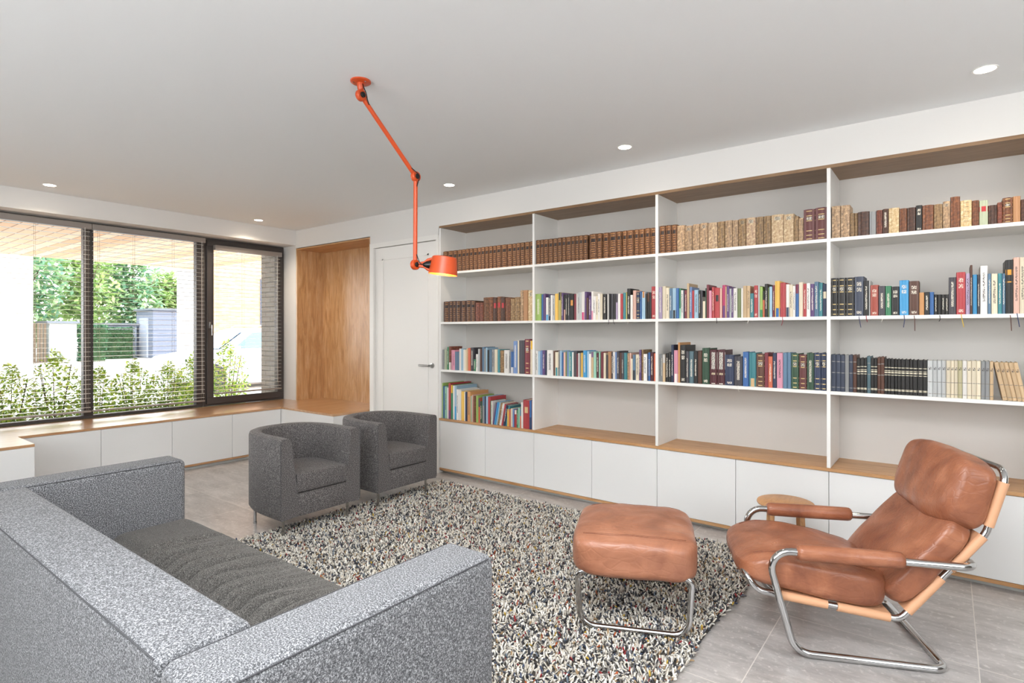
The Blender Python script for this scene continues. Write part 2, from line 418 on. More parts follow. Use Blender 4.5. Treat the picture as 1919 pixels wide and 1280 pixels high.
blind('narrow aluminium blind hung inside the opening casement by the oak niche', -6.565, 3.05, 3.86, .655, 2.285, (3.09, 3.38, 3.62, 3.81), 3.79)

# ------------------------------------------------------------------ bench under the window
t = thing('bench_top', 'oak bench top running below the window and into the niche', 'worktop', (-5.9, 2.4, .5))
poly = [(-6.618, -.6), (-5.433, -.6), (-5.433, 1.21), (-5.92, 1.21), (-5.92, 3.48), (-4.95, 3.48), (-4.95, 3.93), (-4.952, 3.93), (-4.952, 4.305), (-6.33, 4.305), (-6.33, 3.93), (-6.618, 3.93)]
m = MB(); m.prism(poly, .50, .52, 'Z'); m.build('board', oak_y, t, origin=t.location)
def cab(label, origin, body, doors, facing, group, plin=None, strip=None):
    t = thing('base_cabinet', label, 'cabinet', origin, group=group)
    part('carcass', gap_m, t, [body])
    for q in doors: part('cabinet_door', lacq, t, [q], r=.0012)
    if plin: part('plinth', plinth_m, t, [plin])
    if strip: part('oak_strip', oak_x if facing == 'Y' else oak_y, t, [strip])
    return t
ye = [1.212, 1.779, 2.357, 2.938, 3.478]
labs = ['white window bench cabinet touching the projecting bench wing', 'white window bench cabinet below the dark window post', 'white window bench cabinet below the middle pane', 'white window bench cabinet closest to the oak niche']
for i in range(4):
    a, b = ye[i], ye[i + 1]
    cab(labs[i], (-6.25, (a + b) / 2, 0), (-6.6, -5.945, a, b, .05, .498), [(-5.943, -5.924, a + .0015, b - .0015, .052, .497)], 'X', 'window bench cabinets', (-6.6, -5.965, a, b, 0, .03), (-6.6, -5.93, a, b, .03, .05))
cab('white bench cabinet wing projecting into the room beside the sofa arm', (-6, .3, 0), (-6.6, -5.455, -.6, 1.19, .05, .498), [(-5.453, -5.436, -.6, .3, .052, .498), (-5.453, -5.436, .303, 1.2105, .052, .498), (-5.92, -5.454, 1.192, 1.2105, .052, .498)], 'X', 'window bench cabinets',
    (-6.6, -5.475, -.6, 1.18, 0, .03), (-6.6, -5.44, -.6, 1.2, .03, .05))
cab('white bench cabinet with open-sided oak top below the niche', (-5.6, 3.8, 0), (-6.3, -4.972, 3.502, 4.3, .05, .498), [(-5.94, -4.9705, 3.483, 3.50, .052, .498), (-4.970, -4.952, 3.483, 3.925, .052, .498)], 'X', 'window bench cabinets',
    (-6.3, -4.99, 3.52, 4.3, 0, .03), (-6.3, -4.956, 3.487, 4.3, .03, .05))

# ------------------------------------------------------------------ bookcase
BX = [-3.885, -2.783, -1.683, -.577, .54]     # divider centres
t = thing('bookcase', 'wide white built-in bookcase filling the wall beside the door', 'bookcase', (-1.67, 4.1, .53))
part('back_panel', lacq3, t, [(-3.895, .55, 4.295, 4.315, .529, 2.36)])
part('top_board', oak_d, t, [(-3.895, .55, WY, 4.315, 2.36, 2.38)])
for i, x in enumerate(BX): part('divider', lacq2, t, [(x - .01, x + .01, WY + .001, 4.295, .53, 2.36)])
SHZ = {0: 1.93, 1: 1.455, 2: .998, 3: .529}
for i in range(4):
    for k in range(3): part('shelf', lacq2, t, [(BX[i] + .0102, BX[i + 1] - .0102, WY + .002, 4.295, SHZ[k] - .02, SHZ[k])])
t = thing('worktop', 'long oak worktop across the white base cabinets of the bookcase', 'worktop', (-1.67, 4.1, .509))
part('board', oak_x, t, [(-3.895, .55, WY - .002, 4.315, .509, .529)])
half = [-3.895, -3.32, -2.783, -2.225, -1.683, -1.128, -.577, -.02, .55]
labs = ['white two-door base cabinet below the books beside the door', 'white two-door base cabinet behind the rug, second along from the door', 'white two-door base cabinet behind the leather ottoman', 'white two-door base cabinet behind the leather lounge chair']
for i in range(4):
    a, c_, b = half[2 * i:2 * i + 3]
    cab(labs[i], ((a + b) / 2, 4.12, 0), (a, b, WY + .03, 4.31, .05, .507), [(a + .0015, c_ - .0015, WY + .006, WY + .028, .052, .505), (c_ + .0015, b - .0015, WY + .006, WY + .028, .052, .505)], 'Y', 'base cabinets of the bookcase',
        (a, b, WY + .05, 4.31, 0, .03), (a, b, WY + .004, 4.31, .03, .05))

# ------------------------------------------------------------------ books
PAL = dict(ru='a8432f', ox='6a3230', an='7c5634', ad='573a2c', ar='8a4c38', tb='87542e', ve='b8a488', vl='d2c4a8', vd='9c8660', wh='ece8e2', cr='e4d6b8', be='cfae80', ta='b8824e', oc='dd9a4e', rd='bb3036', dr='7e2838', mr='521c26', pk='de8fa8',
    sp='dfae9a', hp='c8266c', pu='64457e', lv='b09cbe', nv='2b3756', ni='3a4358', bl='2c66a8', lb='9cc2da', pb='6d8fc6', cb='1a97d2', tl='2e8a94', sq='567a98', ts='4c6a74', gr='2d8256', dg='2b5038', lg='96b84c', ol='74824e', sg='b0ba9a',
    mi='92ccb2', ye='f0bc24', mu='c0b050', bk='262423', ch='45424a', gy='8d8f90', lgy='bfc2c2', br='5e3826', **{'or': 'e0683a'}, sb='bcb489')
NAM = dict(ru='brick red', ox='oxblood', an='brown leather', ad='dark brown leather', ar='russet leather', tb='tawny leather', ve='tan vellum', vl='cream vellum', vd='olive-brown vellum', wh='white', cr='cream', be='beige', ta='tan', oc='ochre', rd='red', dr='dark red',
    mr='maroon', pk='pink', sp='salmon', hp='magenta', pu='purple', lv='lavender', nv='navy', ni='slate blue', bl='blue', lb='pale blue', pb='periwinkle', cb='cyan', tl='teal', sq='steel blue', ts='slate grey', gr='green', dg='dark green', lg='lime green',
    ol='olive green', sg='sage', mi='mint green', ye='yellow', mu='mustard', bk='black', ch='charcoal', gy='grey', lgy='light grey', br='dark brown', sb='straw', **{'or': 'orange'})
OLD = {'an', 'ad', 'ar', 'tb', 've', 'vl', 'vd'}
BAY = ['the bay beside the door', 'the second bay from the door', 'the third bay from the door', 'the bay behind the lounge chair']
SHN = ['top shelf', 'second shelf', 'third shelf', 'bottom shelf']
RIB = {'k': '1a1a1c', 'w': 'e6e2da', 'r': '8e1c2c', 'n': '25335c', 'b': '5a3424', 'y': 'c9a628'}
BOOKS = """10 -3859 60,202,an.L= 72,202,an.L= 52,202,an.L= 54,202,an.L= 54,202,an.L= 44,202,an.L= 46,202,an.L= 55,201,an.L= 45,201,an.L= 45,201,an.L= 44,201,an.L= 47,201,an.L= 43,201,an.L= 54,201,an.L= 68,201,an.L= 55,200,an.L= 47,200,an.L= 43,200,an.L= 46,200,an.L= 53,200,an.L= 43,200,an.L=
11 -3854 75,196,ad.L= 46,198,ad.L= 42,198,ad.L= 64,196,ad.L= 60,196,ad.L= 65,197,ad.L= 57,192,ad.L= 53,172,ar.r 39,171,ar.r 68,217,an.r 47,217,tb.r 46,213,ad.m:rd 43,218,tb.m:rd 48,212,ad.m:rd 61,207,tb 49,197,vd 57,206,vd.r 35,263,ve 50,262,ta 55,259,vl.k
12 -3870 28,191,gy 35,192,sg 25,217,gr.t 29,223,ar.s:wh 22,188,pk 22,187,pk.k 55,174,sq 29,204,wh 26,205,lb 19,197,wh 23,194,cr 18,206,be 29,212,or 39,216,ch.t 26,110,gr.t 27,157,wh.k 26,206,lgy 22,206,br 29,224,sq 19,210,gy 20,218,lb 20,197,bk 31,204,sq 31,204,gy.k 38,205,cr 25,205,tl 40,197,vd 60,201,wh.k 20,187,gy.k 26,188,bl.s:wh 45,281,pb.t 19,285,cr 61,288,ch 56,300,dr.g 34,286,cr.u:ye
13 -3873 15,338,lg 16,309,bl 36,306,mi.k 19,296,wh 27,341,rd.s:pu 27,325,gr.u:ye 22,320,wh 27,319,lb.s:cb 29,288,wh.k 29,284,wh 45,272,ye 10,272,wh 22,271,nv 40,277,oc.k 23,237,sg 13,249,sp 31,239,tb 28,245,lg 20,224,or.u:nv 27,195,dg.t 30,243,gy.u:sq 14,244,nv 24,248,lb 30,244,rd 12,211,gr 15,209,wh.k 19,197,pu/11 24,206,cb/11 14,204,lb/11 20,202,vd/11 23,198,wh.k/11 20,194,rd.k/11 23,186,nv.t/11 19,182,tl/11 22,154,ye 21,155,or 21,160,cr 17,156,pb 26,151,rd.u:wh 17,153,gr.t 18,172,mi 13,162,or.u:sq 22,222,wh 69,246,rd.m:be 21,244,bl.s:nv 17,242,sp
20 -2770 45,205,an.L= 37,205,an.L= 44,204,an.L= 46,204,an.L= 46,203,an.L= 45,203,an.L= 38,203,an.L= 51,202,an.L= 34,202,an.L= 37,202,an.L= 40,201,an.L= 36,201,an.L= _19 70,202,an.L= 41,201,an.L= _9 52,199,an.L= 68,199,an.L= 38,198,an.L= _7 39,198,an.L= 55,197,an.L= _5 38,197,an.L= 44,196,an.L= _6 39,196,an.L= 48,195,an.L=
21 -2773 61,225,lg.t 20,219,bl 22,224,pu 28,192,wh.s:cb 23,213,nv.t 20,210,wh 23,206,lgy.k 31,219,ye 31,229,mu.u:bk 19,225,pu.t 22,208,bk.s:sp 19,209,bk.t 17,211,ch.t 44,213,bk.m:oc 20,209,dr 12,214,wh 19,221,lgy.k 17,220,lgy 29,225,wh.s:hp 18,224,pu 18,175,br 23,190,pu.t 16,224,wh.s:pk 26,186,wh.k 17,185,cr.k 22,203,wh.k 20,202,cr 36,198,bk.t _4 16,197,wh 13,199,bk%k 23,198,ch 21,197,bk%k 17,195,lv.u:bk 22,196,wh 24,195,rd 22,202,tl 10,206,mu 29,232,bk.t%w 19,182,wh 28,216,sp 30,199,nv.g 12,206,bl 31,203,lb.u:ta 14,187,bk 17,196,bk.u:br 16,193,bk 38,238,rd.T
22 -2770 24,202,wh.k 21,199,lb 20,205,pb 27,206,pu.t 20,206,nv 63,209,wh.k 20,205,br 31,195,cr.s:tl 16,206,gy.k 16,209,lb 18,193,bl 19,194,sp 16,202,ol 16,205,pb 10,200,mi 20,201,tl.t 15,198,wh 29,207,ch 14,186,dr 12,191,wh 12,192,gy 23,195,ye 32,213,cb.t 18,208,lb 21,188,wh 21,202,be.u:pu 24,205,mi 24,195,mr.t 13,204,mi 7,199,dg 22,207,dr 20,199,cr 20,182,ch 26,208,ta 16,206,ch.t 18,209,wh.k 14,207,pb 22,215,ch.t 17,202,br 19,203,ch.t 28,203,tl _4 13,201,ve 14,204,sp 16,159,cr 20,190,sq.s:bk 31,193,cr.k 17,228,pu.t 17,229,vd 29,197,wh.k 11,205,nv 15,210,bl.t 26,210,mr.t 19,204,or
30 -1668 47,200,an.L= 43,200,an.L= 39,200,an.L= 60,188,ve 53,178,ve.k 53,184,ve 56,186,ve.k 66,182,vl 48,182,vd 50,184,ve 40,180,ve 49,184,vd.k 62,185,vl.k 48,184,vd 45,183,vd 75,186,vl.k 61,179,vl.k 26,160,vd 27,145,ve 66,195,ox.g 69,198,ox.g
31 -1673 24,231,lv.t 26,236,cr 30,223,cr.k 21,219,sq.t 29,218,lb.s:bk 20,217,bl 13,215,gr.s:mi 19,201,wh.k 9,203,nv 18,200,dr.t 17,247,be 17,221,pb.t 16,195,rd 31,199,lb.k 15,193,bk.t 15,192,ch 19,147,cr.u:bk 9,207,dg 16,231,dr 18,189,pk 20,213,rd.t 36,206,rd.m:bk%k 15,202,sp 22,223,hp.s:pu 8,212,be 17,214,pu.t 13,197,lgy.k 13,194,pu.t 27,198,wh.k 24,196,ol 13,196,wh 24,211,be 20,210,be.k%w 24,159,tl.t 26,210,rd.T 11,209,lgy 18,201,lg.s:gr 13,172,or.u:bk 19,217,bk.t 10,193,ol 17,198,lb 14,207,dr.t 33,232,ye.s:bl 33,220,rd%r 20,208,wh.s:nv 21,205,cr.k 15,196,wh.k 19,205,bl.u:dr 26,217,cr 19,206,rd.t 21,208,wh.k 23,203,pu.t 24,215,sq.t 22,208,tl.t 24,200,nv.m:cr
32 -1673 14,198,gy.k 15,198,gy.t 19,199,be.u:lgy 25,206,bk.t 20,216,bk.t 19,269,nv.t 30,230,pk.s:wh 15,286,oc 44,268,bk.T 22,225,ch.t 35,225,ts.t 28,226,bk.t 30,230,br 51,249,dg.T 51,239,mr.W 52,239,mr.W 63,207,nv.T 55,198,ch.t%w 38,228,bl.t 46,225,tl.s:be 51,218,br.g 24,226,dr 26,202,or.t 24,224,nv.t 39,226,pk.k 24,228,sq 23,229,sq 45,225,dg.g 44,219,ox.g 42,230,dg.t 39,231,nv.g 33,232,nv.g
40 -563 47,195,ve 50,194,ve 23,141,vd 16,139,vd 60,143,ad.r 33,137,gy 33,142,ar 28,144,ad.t 53,145,vl 35,136,tb 41,137,ad 30,145,bk.T 52,140,tb.r 40,139,vd 33,149,ve.k 43,169,tb 50,143,vl.r 30,137,tb.r 37,132,sg.m:rd 37,102,ad 21,112,ar.r 41,133,tb.g 31,136,ta 27,115,ad.r 22,122,tb 26,111,ve
41 -565 34,232,bk.g= 43,232,bk.g= 44,231,bk.g= 49,234,ni.T%n 25,207,bk.t%r 7,208,lgy 41,180,ru.T 34,172,ch.t%w 29,171,gr.t 38,166,bk.T 45,200,cb.T%n 48,193,br.T%b 23,126,oc 25,128,bk.t 19,127,bl 16,113,bk.t 17,112,bk%k 16,111,bk.t 16,111,bk.t 33,204,ch.t 40,230,rd.T%y 19,221,lv.k 10,265,br.t 19,213,cb 13,212,ch.t 31,258,wh.k 14,214,sq.t 27,213,cr.k 17,213,tl.t 14,212,sq.t 31,282,bk.o%b 24,292,sp.k%n 23,291,cr.k 23,289,cr.k
42 -567 27,224,ni.b= 25,223,ni.b= 22,222,ni.b= 21,223,gy.b 21,223,ni.b= 19,224,br.b 19,203,bk.j= 19,206,bk.j= 14,206,bk.j= 19,218,ts.b 17,207,bk.j= 16,207,bk.j= 18,213,br.b 17,216,br.b 15,205,bk.j= 15,205,bk.j= 18,204,bk.j= 16,204,bk.j= 16,204,bk.j= 20,204,bk.j= 20,204,bk.j= 16,203,bk.j= 21,203,bk.j= 25,203,bk.j= 20,203,bk.j= 24,202,lgy.p= 20,202,lgy.p= 19,203,lgy.p= 21,203,lgy.p= 19,203,cr.p= 16,203,cr.p= 15,204,cr.p= 20,204,sb.p 20,204,wh.p 18,204,cr.p= 21,205,cr.p= 19,205,cr.p= 17,205,gy.p= 19,205,gy.p= 15,204,be.p= _38 20,203,be.p=/-10.5 19,203,be.p=/-10.5 19,203,be.p=/-10.5 19,203,be.p=/-10.5 18,203,be.p=/-10.5"""
def book_mesh(w, h, dep, code, old, rnd):
    """cover with rounded spine; faces coloured by printed band"""
    c, _, st = code.partition('.'); st, _, c2 = st.partition(':')
    base = srgb(PAL[c])[:3]; a0 = .25 if c in OLD else 1.0
    jit = rnd.uniform(.84, 1.08); lum = .3 * base[0] + .55 * base[1] + .15 * base[2]; base = tuple(min(1, (x * .84 + lum * .16) * jit) for x in base)
    sec = srgb(PAL[c2])[:3] if c2 else (0, 0, 0)
    gold = srgb('d9bf84')[:3]; pale = srgb('efe9dc')[:3]; dark = srgb('2a1c16')[:3]
    seg = [(0, 1, base, a0)]
    def put(z0, z1, col, al=1.0):
        nonlocal seg
        out = []
        for (p, q, cc, aa) in seg:
            if q <= z0 or p >= z1: out.append((p, q, cc, aa)); continue
            if p < z0: out.append((p, z0, cc, aa))
            if q > z1: out.append((z1, q, cc, aa))
        out.append((z0, z1, col, al)); seg = sorted(out)
    if st == 't': put(.22 + rnd.uniform(-.06, .05), .82 + rnd.uniform(-.08, .06), base, .75)
    if st == 'W': put(.44, .93, srgb('e8e2d8')[:3], .5); put(.28, .34, srgb('e8d8b0')[:3], .5); put(.02, .04, pale)
    if st == 'k' and c in OLD: put(.80, .92, base, .5)
    elif st == 'k': put(.25 + rnd.uniform(-.06, .05), .85 + rnd.uniform(-.08, .04), base, .5)
    if st == 'T': put(.62, .72, base, .75); put(.76, .86, base, .75); put(.05, .12, base, .75)
    if st == 's': put(0, .34 + rnd.uniform(-.1, .08), sec)
    if st == 'u': put(.70 + rnd.uniform(-.08, .1), 1, sec)
    if st == 'm': put(.55, .76, sec)
    if st == 'o': put(.72, .82, srgb('e09a30')[:3]); put(.58, .6, srgb('e09a30')[:3])
    if st == 'g':
        for z in (.04, .16, .3, .62, .78, .93): put(z, z + .022, gold)
        put(.66, .75, dark if c != 'bk' else base, .75)
    if st == 'b':
        for z in (.1, .5, .80): put(z, z + .022, srgb('8f8f8c')[:3])
    if st == 'j':
        for z in (.10, .13, .54, .60, .66, .75): put(z, z + (.018 if z != .60 else .035), srgb('e8dfc6')[:3])
    if st == 'r':
        for z in (.2, .38, .56, .74, .9): put(z, z + .02, tuple(x * .55 for x in base), .25)
    if st == 'L':
        put(.68, .80, dark, 1.0)
        for z in (.03, .12, .21, .3, .39, .48, .57, .64, .84, .93): put(z, z + .018, srgb('c8a067')[:3], .25)
        for z in (.075, .255, .435, .6): put(z, z + .02, srgb('4a2c18')[:3], .25)
    if st == 'p':
        put(.74, .82, base, .5); put(.40, .415, srgb('7a736c')[:3]); put(.08, .095, srgb('8a8278')[:3])
    m = MB(); n = 6
    bulge = min(.012, w * .28)
    xs = [-w / 2 + w * k / n for k in range(n + 1)]; ys = [bulge * (2 * x / w) ** 2 for x in xs]
    for (p, q, cc, aa) in seg:
        vs = [(x, y, p * h) for x, y in zip(xs, ys)] + [(x, y, q * h) for x, y in zip(xs, ys)]
        for k in range(n):
            al = aa if ((0 < k < n - 1 if st in 'TgpW' else 1 < k < n - 2) or aa in (1.0, .25)) else 1.0
            m.add([vs[k], vs[k + 1], vs[n + 2 + k], vs[n + 1 + k]], [(0, 1, 2, 3)], (*cc, al))
    side = (*base, a0)
    bt = .0022
    # boards
    for s in (-1, 1):
        x0, x1 = sorted((s * w / 2, s * (w / 2 - bt)))
        m.box(x0, x1, bulge, dep, 0, h, side)
    m.box(-w / 2 + bt, w / 2 - bt, bulge * .2 + .001, bulge + .003, .001, h - .001, side)
    return m
NUMW = 'first second third fourth fifth sixth seventh eighth ninth tenth eleventh twelfth thirteenth fourteenth fifteenth sixteenth seventeenth eighteenth nineteenth twentieth'.split()
NUMW += ['twenty-' + x for x in NUMW[:9]] + ['thirtieth'] + ['thirty-' + x for x in NUMW[:9]] + ['fortieth'] + ['forty-' + x for x in NUMW[:9]] + ['fiftieth'] + ['fifty-' + x for x in NUMW[:9]]
recs = []
for line in BOOKS.strip().split('\n'):
    tk = line.split(); row = tk[0]; x = int(tk[1]) / 1000; bay, sh = int(row[0]) - 1, int(row[1])
    lo, hi = BX[bay] + .0105, BX[bay + 1] - .0105
    items = []
    for it in tk[2:]:
        if it[0] == '_': x += int(it[1:]) / 1000; continue
        w, h, c = it.split(',', 2); w = int(w) / 1000; h = int(h) / 1000
        lean = 0.0; rib = None; same = False
        if '/' in c: c, l = c.split('/'); lean = float(l)
        if '%' in c: c, rib = c.split('%')
        if c.endswith('='): c = c[:-1]; same = True
        c = c.replace('=', '')
        items.append([x, w, h, c, lean, rib, same]); x += w
    # keep the row between its dividers (the last bay runs on out of view)
    x0 = items[0][0]; x1 = max(i[0] + i[1] for i in items)
    if bay < 3: k = (hi - lo) / (x1 - x0) if (x1 - x0) > (hi - lo) else 1.0
    else: k = 1.0
    base0 = max(lo, x0)
    for i in items: i[0] = base0 + (i[0] - x0) * k; i[1] *= k
    rnd = random.Random(int(row)); n = len(items)
    for q, (bx, w, h, c, lean, rib, same) in enumerate(items):
        recs.append(dict(row=row, bay=bay, sh=sh, q=q, n=n, x=bx, w=w, h=h, c=c, lean=lean, rib=rib, same=same, rnd=rnd))
def word(c): return NAM[c]
def style_words(c):
    b, _, st = c.partition('.'); st, _, c2 = st.partition(':')
    return {'t': 'with pale lettering', 'k': 'with dark lettering', 'T': 'with bold pale title', 's': 'with %s foot' % (NAM.get(c2)), 'u': 'with %s top' % (NAM.get(c2)), 'm': 'with %s label' % (NAM.get(c2)),
        'g': 'with gilt bands', 'b': 'with grey bands', 'j': 'with gilt bands', 'r': 'with raised ribs', 'L': 'with dark label', 'p': 'with small print', 'o': 'with gold emblem', 'W': 'with large white label', '': ''}[st]
byrow = {}
for r in recs: byrow.setdefault(r['row'], []).append(r)
used = set()
cnt = {}
for row, L in byrow.items():
    ws = sorted(r['w'] for r in L); hs = sorted(r['h'] for r in L)
    for r in L:
        c0 = r['c'].split('.')[0]; old = c0 in OLD
        where = SHN[r['sh']] + ', ' + ('bay beside the door' if r['bay'] == 0 else 'second bay from door' if r['bay'] == 1 else 'third bay from door' if r['bay'] == 2 else 'bay behind lounge chair')
        size = 'slim' if r['w'] < .016 else 'thick' if r['w'] > .045 else ''
        if r['h'] > hs[-1] * .97 and hs[-1] > hs[len(hs) // 2] * 1.12: size = ('tall ' + size).strip()
        if r['h'] < hs[0] * 1.04 and hs[0] < hs[len(hs) // 2] * .88: size = ('short ' + size).strip()
        r['old'] = old
        if r['same']:
            nm = {'an.L': 'brown leather volume with dark label in matched set', 'ad.L': 'dark brown volume with dark label in matched set', 'bk.g': 'black gilt-banded volume in set of three', 'bk.j': 'black gilt-banded journal volume', 'ni.b': 'slate blue volume with grey bands',
                'lgy.p': 'light grey journal volume upright', 'cr.p': 'cream journal volume upright', 'gy.p': 'grey journal volume upright', 'be.p': 'beige journal volume' + (' leaning over' if r['lean'] else ' upright')}[r['c']]
            r['label'] = nm + ', ' + where; r['group'] = nm + ' on ' + where
            continue
        nx = [L[r['q'] - 1] if r['q'] > 0 else None, L[r['q'] + 1] if r['q'] + 1 < len(L) else None]
        kind = 'book' if not old else 'antique book'
        sw = style_words(r['c'])
        core = ' '.join(x for x in (size, word(c0), kind) if x)
        opts = []
        ordn = NUMW[r['q']]
        opts.append(f'{core} {sw}, {where}'.replace(' ,', ','))
        if nx[0] and nx[1]:
            a, b = word(nx[0]['c'].split('.')[0]), word(nx[1]['c'].split('.')[0])
            a = a.replace(' leather', '').replace(' vellum', ''); b = b.replace(' leather', '').replace(' vellum', '')
            opts.append(f'{core}, {ordn} along, between {a} and {b}, {where}')
        opts.append(f'{core} {sw}, {ordn} along, {where}'.replace(' ,', ','))
        opts.append(f'{core}, {ordn} along, {where}')
        r['opts'] = [o for o in opts if len(o.replace(',', ' ').split()) <= 16] or [opts[-1]]
first = {}
for r in recs:
    if 'opts' in r: first.setdefault(r['opts'][0], []).append(r)
allow = 290
for r in recs:
    if 'opts' not in r: continue
    if len(first[r['opts'][0]]) == 1 and r['opts'][0] not in used: lab = r['opts'][0]
    else:
        lab = next((o for o in r['opts'][1:] if o not in used), None) or f"{NAM[r['c'].split('.')[0]]} book, {NUMW[r['q']]} along, {SHN[r['sh']]}, bay {['beside the door', 'second from door', 'third from door', 'behind lounge chair'][r['bay']]}"
    used.add(lab); r['label'] = lab; r['group'] = ('antique books on the ' if r['old'] else 'books on the ') + SHN[r['sh']] + ' of ' + BAY[r['bay']]
for r in recs:
    w = r['w'] - .0008; h = r['h']; rnd = r['rnd']
    if r['x'] > .52 - w: continue
    dep = min(.335, max(.11, h * rnd.uniform(.66, .76)))
    if r['sh'] == 3: dep = min(.30, h * .95)
    z0 = SHZ[r['sh']]
    name = 'antique_book' if r['old'] else ('bound_volume' if r['row'] == '42' or r['c'] in ('bk.g',) else 'book')
    m = book_mesh(w, h, dep, r['c'], r['old'], rnd)
    o = m.build(name, book_m, cols=True)
    o.location = (r['x'] + r['w'] / 2, WY + .010 + rnd.uniform(0, .008), z0 + .0003)
    if r['lean']:
        a = R(r['lean']); o.rotation_euler = (0, a, 0)
        # pivot on the lower corner so the foot stays on the shelf
        o.location.z += abs(math.sin(a)) * w / 2
        if r['sh'] == 3: o.location.x -= .002
    tag(o, r['label'], 'antique book' if r['old'] else 'book', r['group'])
    pg = MB(); pg.box(-w / 2 + .0024, w / 2 - .0024, .016 if w > .02 else .008, dep - .004, .003, h - .004)
    pg.build('pages', page_m, o)
    if r['rib']:
        L = {'n': .05, 'b': .07, 'y': .05}.get(r['rib'], .018)
        if r['row'] == '31' and r['rib'] == 'r': L = .035
        rb = MB(); pts = [(0, .004, .002), (.001, -.012, .001), (.002, -.0155, -.01), (.004, -.0155, -.025), (.002 + rnd.uniform(-.006, .012), -.0155, -.02 - L)]
        for a, b in zip(pts, pts[1:]): rb.add([(a[0] - .0018, a[1], a[2]), (a[0] + .0018, a[1], a[2]), (b[0] + .0018, b[1], b[2]), (b[0] - .0018, b[1], b[2])], [(0, 1, 2, 3)])
        oo = rb.build('bookmark_ribbon', plain('ribbon_' + r['rib'], RIB[r['rib']], .6), o)
        md = oo.modifiers.new('thickness', 'SOLIDIFY'); md.thickness = .0006; oo['label'] = 'bookmark ribbon hanging over the shelf edge'

# ================================================================== SOFA
def sofa():
    X0, X1, Y0, Y1, H = -3.33, -1.07, .47, 1.32, .70
    t = thing('sofa', 'large grey wool sofa with square arms seen from behind, on the rug edge', 'sofa', ((X0 + X1) / 2, (Y0 + Y1) / 2, 0))
    og = t.location; AT = .19
    for x0, x1 in ((X0, X0 + AT), (X1 - AT, X1)):
        m = MB(); m.rbox(x0, x1, Y0, Y1, .09, H, r=.032, seg=5); o = m.build('armrest', sofa_m, t, origin=og, smooth=40)
        for xx in (x0 + .006, x1 - .006):
            s = MB(); s.tube([(xx, Y0 + .03, H - .0095), (xx, Y1 - .03, H - .0095)], .0018, 6)
            s.build('seam', piping_m, o).location = (-og.x, -og.y, -og.z)
    bx0, bx1 = X0 + AT + .003, X1 - AT - .003
    m = MB(); m.rbox(bx0, bx1, Y0 + .002, Y0 + .205, .09, H - .002, r=.018, seg=4); o = m.build('backrest', sofa_m, t, origin=og, smooth=40)
    s = MB(); s.tube([(bx0 + .02, Y0 + .006, H - .008), (bx1 - .02, Y0 + .006, H - .008)], .0022, 6); s.build('seam', piping_m, o).location = (-og.x, -og.y, -og.z)
    part('base', sofa_m, t, [(bx0, bx1, Y0 + .02, Y1 - .012, .09, .285)], r=.01, smooth=40)
    # wrinkled seat cushion
    rp_ = random.Random(5); pleats = []; ysm = 1.0
    xx = X0 + AT + .42
    while xx < X1 - AT - .05:
        pleats.append((xx, rp_.uniform(-.10, .16), rp_.uniform(.020, .034), rp_.uniform(.009, .014), rp_.uniform(.50, .66), rp_.uniform(.14, .30)))
        if rp_.random() < .8: pleats.append((xx + rp_.uniform(-.02, .02), rp_.uniform(-.12, .10), rp_.uniform(.018, .030), rp_.uniform(.009, .013), rp_.uniform(.22, .36), rp_.uniform(.10, .2)))
        xx += rp_.uniform(.035, .085)
    nx, ny = 420, 90; cx0, cx1, cy0, cy1 = bx0 + .004, bx1 - .004, Y0 + .21, Y1 + .012
    vs = []; fs = []
    for j in range(ny + 1):
        for i in range(nx + 1):
            u = i / nx; v = j / ny; x = cx0 + (cx1 - cx0) * u; y = cy0 + (cy1 - cy0) * v
            e = min(1, u / .03, (1 - u) / .03); f = min(1, v / .05, (1 - v) / .09)
            z = .405 + .02 * math.sin(math.pi * u) ** .5 * math.sin(math.pi * v) ** .5 - .05 * (1 - math.sqrt(max(0, 1 - (1 - f) ** 2))) - .03 * (1 - math.sqrt(max(0, 1 - (1 - e) ** 2)))
            sm = abs(v - .44) / .05
            z -= .024 * math.exp(-sm * sm)
            g = abs(v - .44)
            for (px_, sl, dp, wd, vc, vl) in pleats:
                if (v > .44) != (vc > .44): continue
                dx = x - (px_ + sl * (y - ysm) + .10 * (y - ysm) ** 2)
                if abs(dx) > .05: continue
                fa = math.exp(-((v - vc) / vl) ** 2) * min(1, (1 - v) / .10)
                z += dp * fa * (-math.exp(-(dx / wd) ** 2) + .55 * math.exp(-((abs(dx) - wd * 2.1) / (wd * 1.1)) ** 2))
            z += .004 * noise.noise(Vector((x * 5, y * 5, 0)))
            vs.append((x, y, z))
    for j in range(ny):
        for i in range(nx): a = j * (nx + 1) + i; fs.append((a, a + 1, a + nx + 2, a + nx + 1))
    m = MB(); m.add(vs, fs)
    # side skirts
    def skirt(idx):
        k = len(m.v); P = [m.v[i] for i in idx]
        m.v += [(p[0], p[1], .287) for p in P]; n = len(P)
        for a in range(n - 1): m.f.append((idx[a], idx[a + 1], k + a + 1, k + a)); m.c.append(m.col)
    skirt(list(range(nx + 1))[::-1]); skirt([ny * (nx + 1) + i for i in range(nx + 1)]); skirt([j * (nx + 1) for j in range(ny + 1)]); skirt([j * (nx + 1) + nx for j in range(ny + 1)][::-1])
    m.build('seat_cushion', seat_m, t, origin=og, smooth=60, recalc=False)
    for x in (X0 + .08, X1 - .08):
        for y in (Y0 + .08, Y1 - .08):
            m = MB(); m.lathe([(.016, .0), (.016, .092)], x, y, 14); m.build('leg', steel, t, origin=og, smooth=40)
sofa()

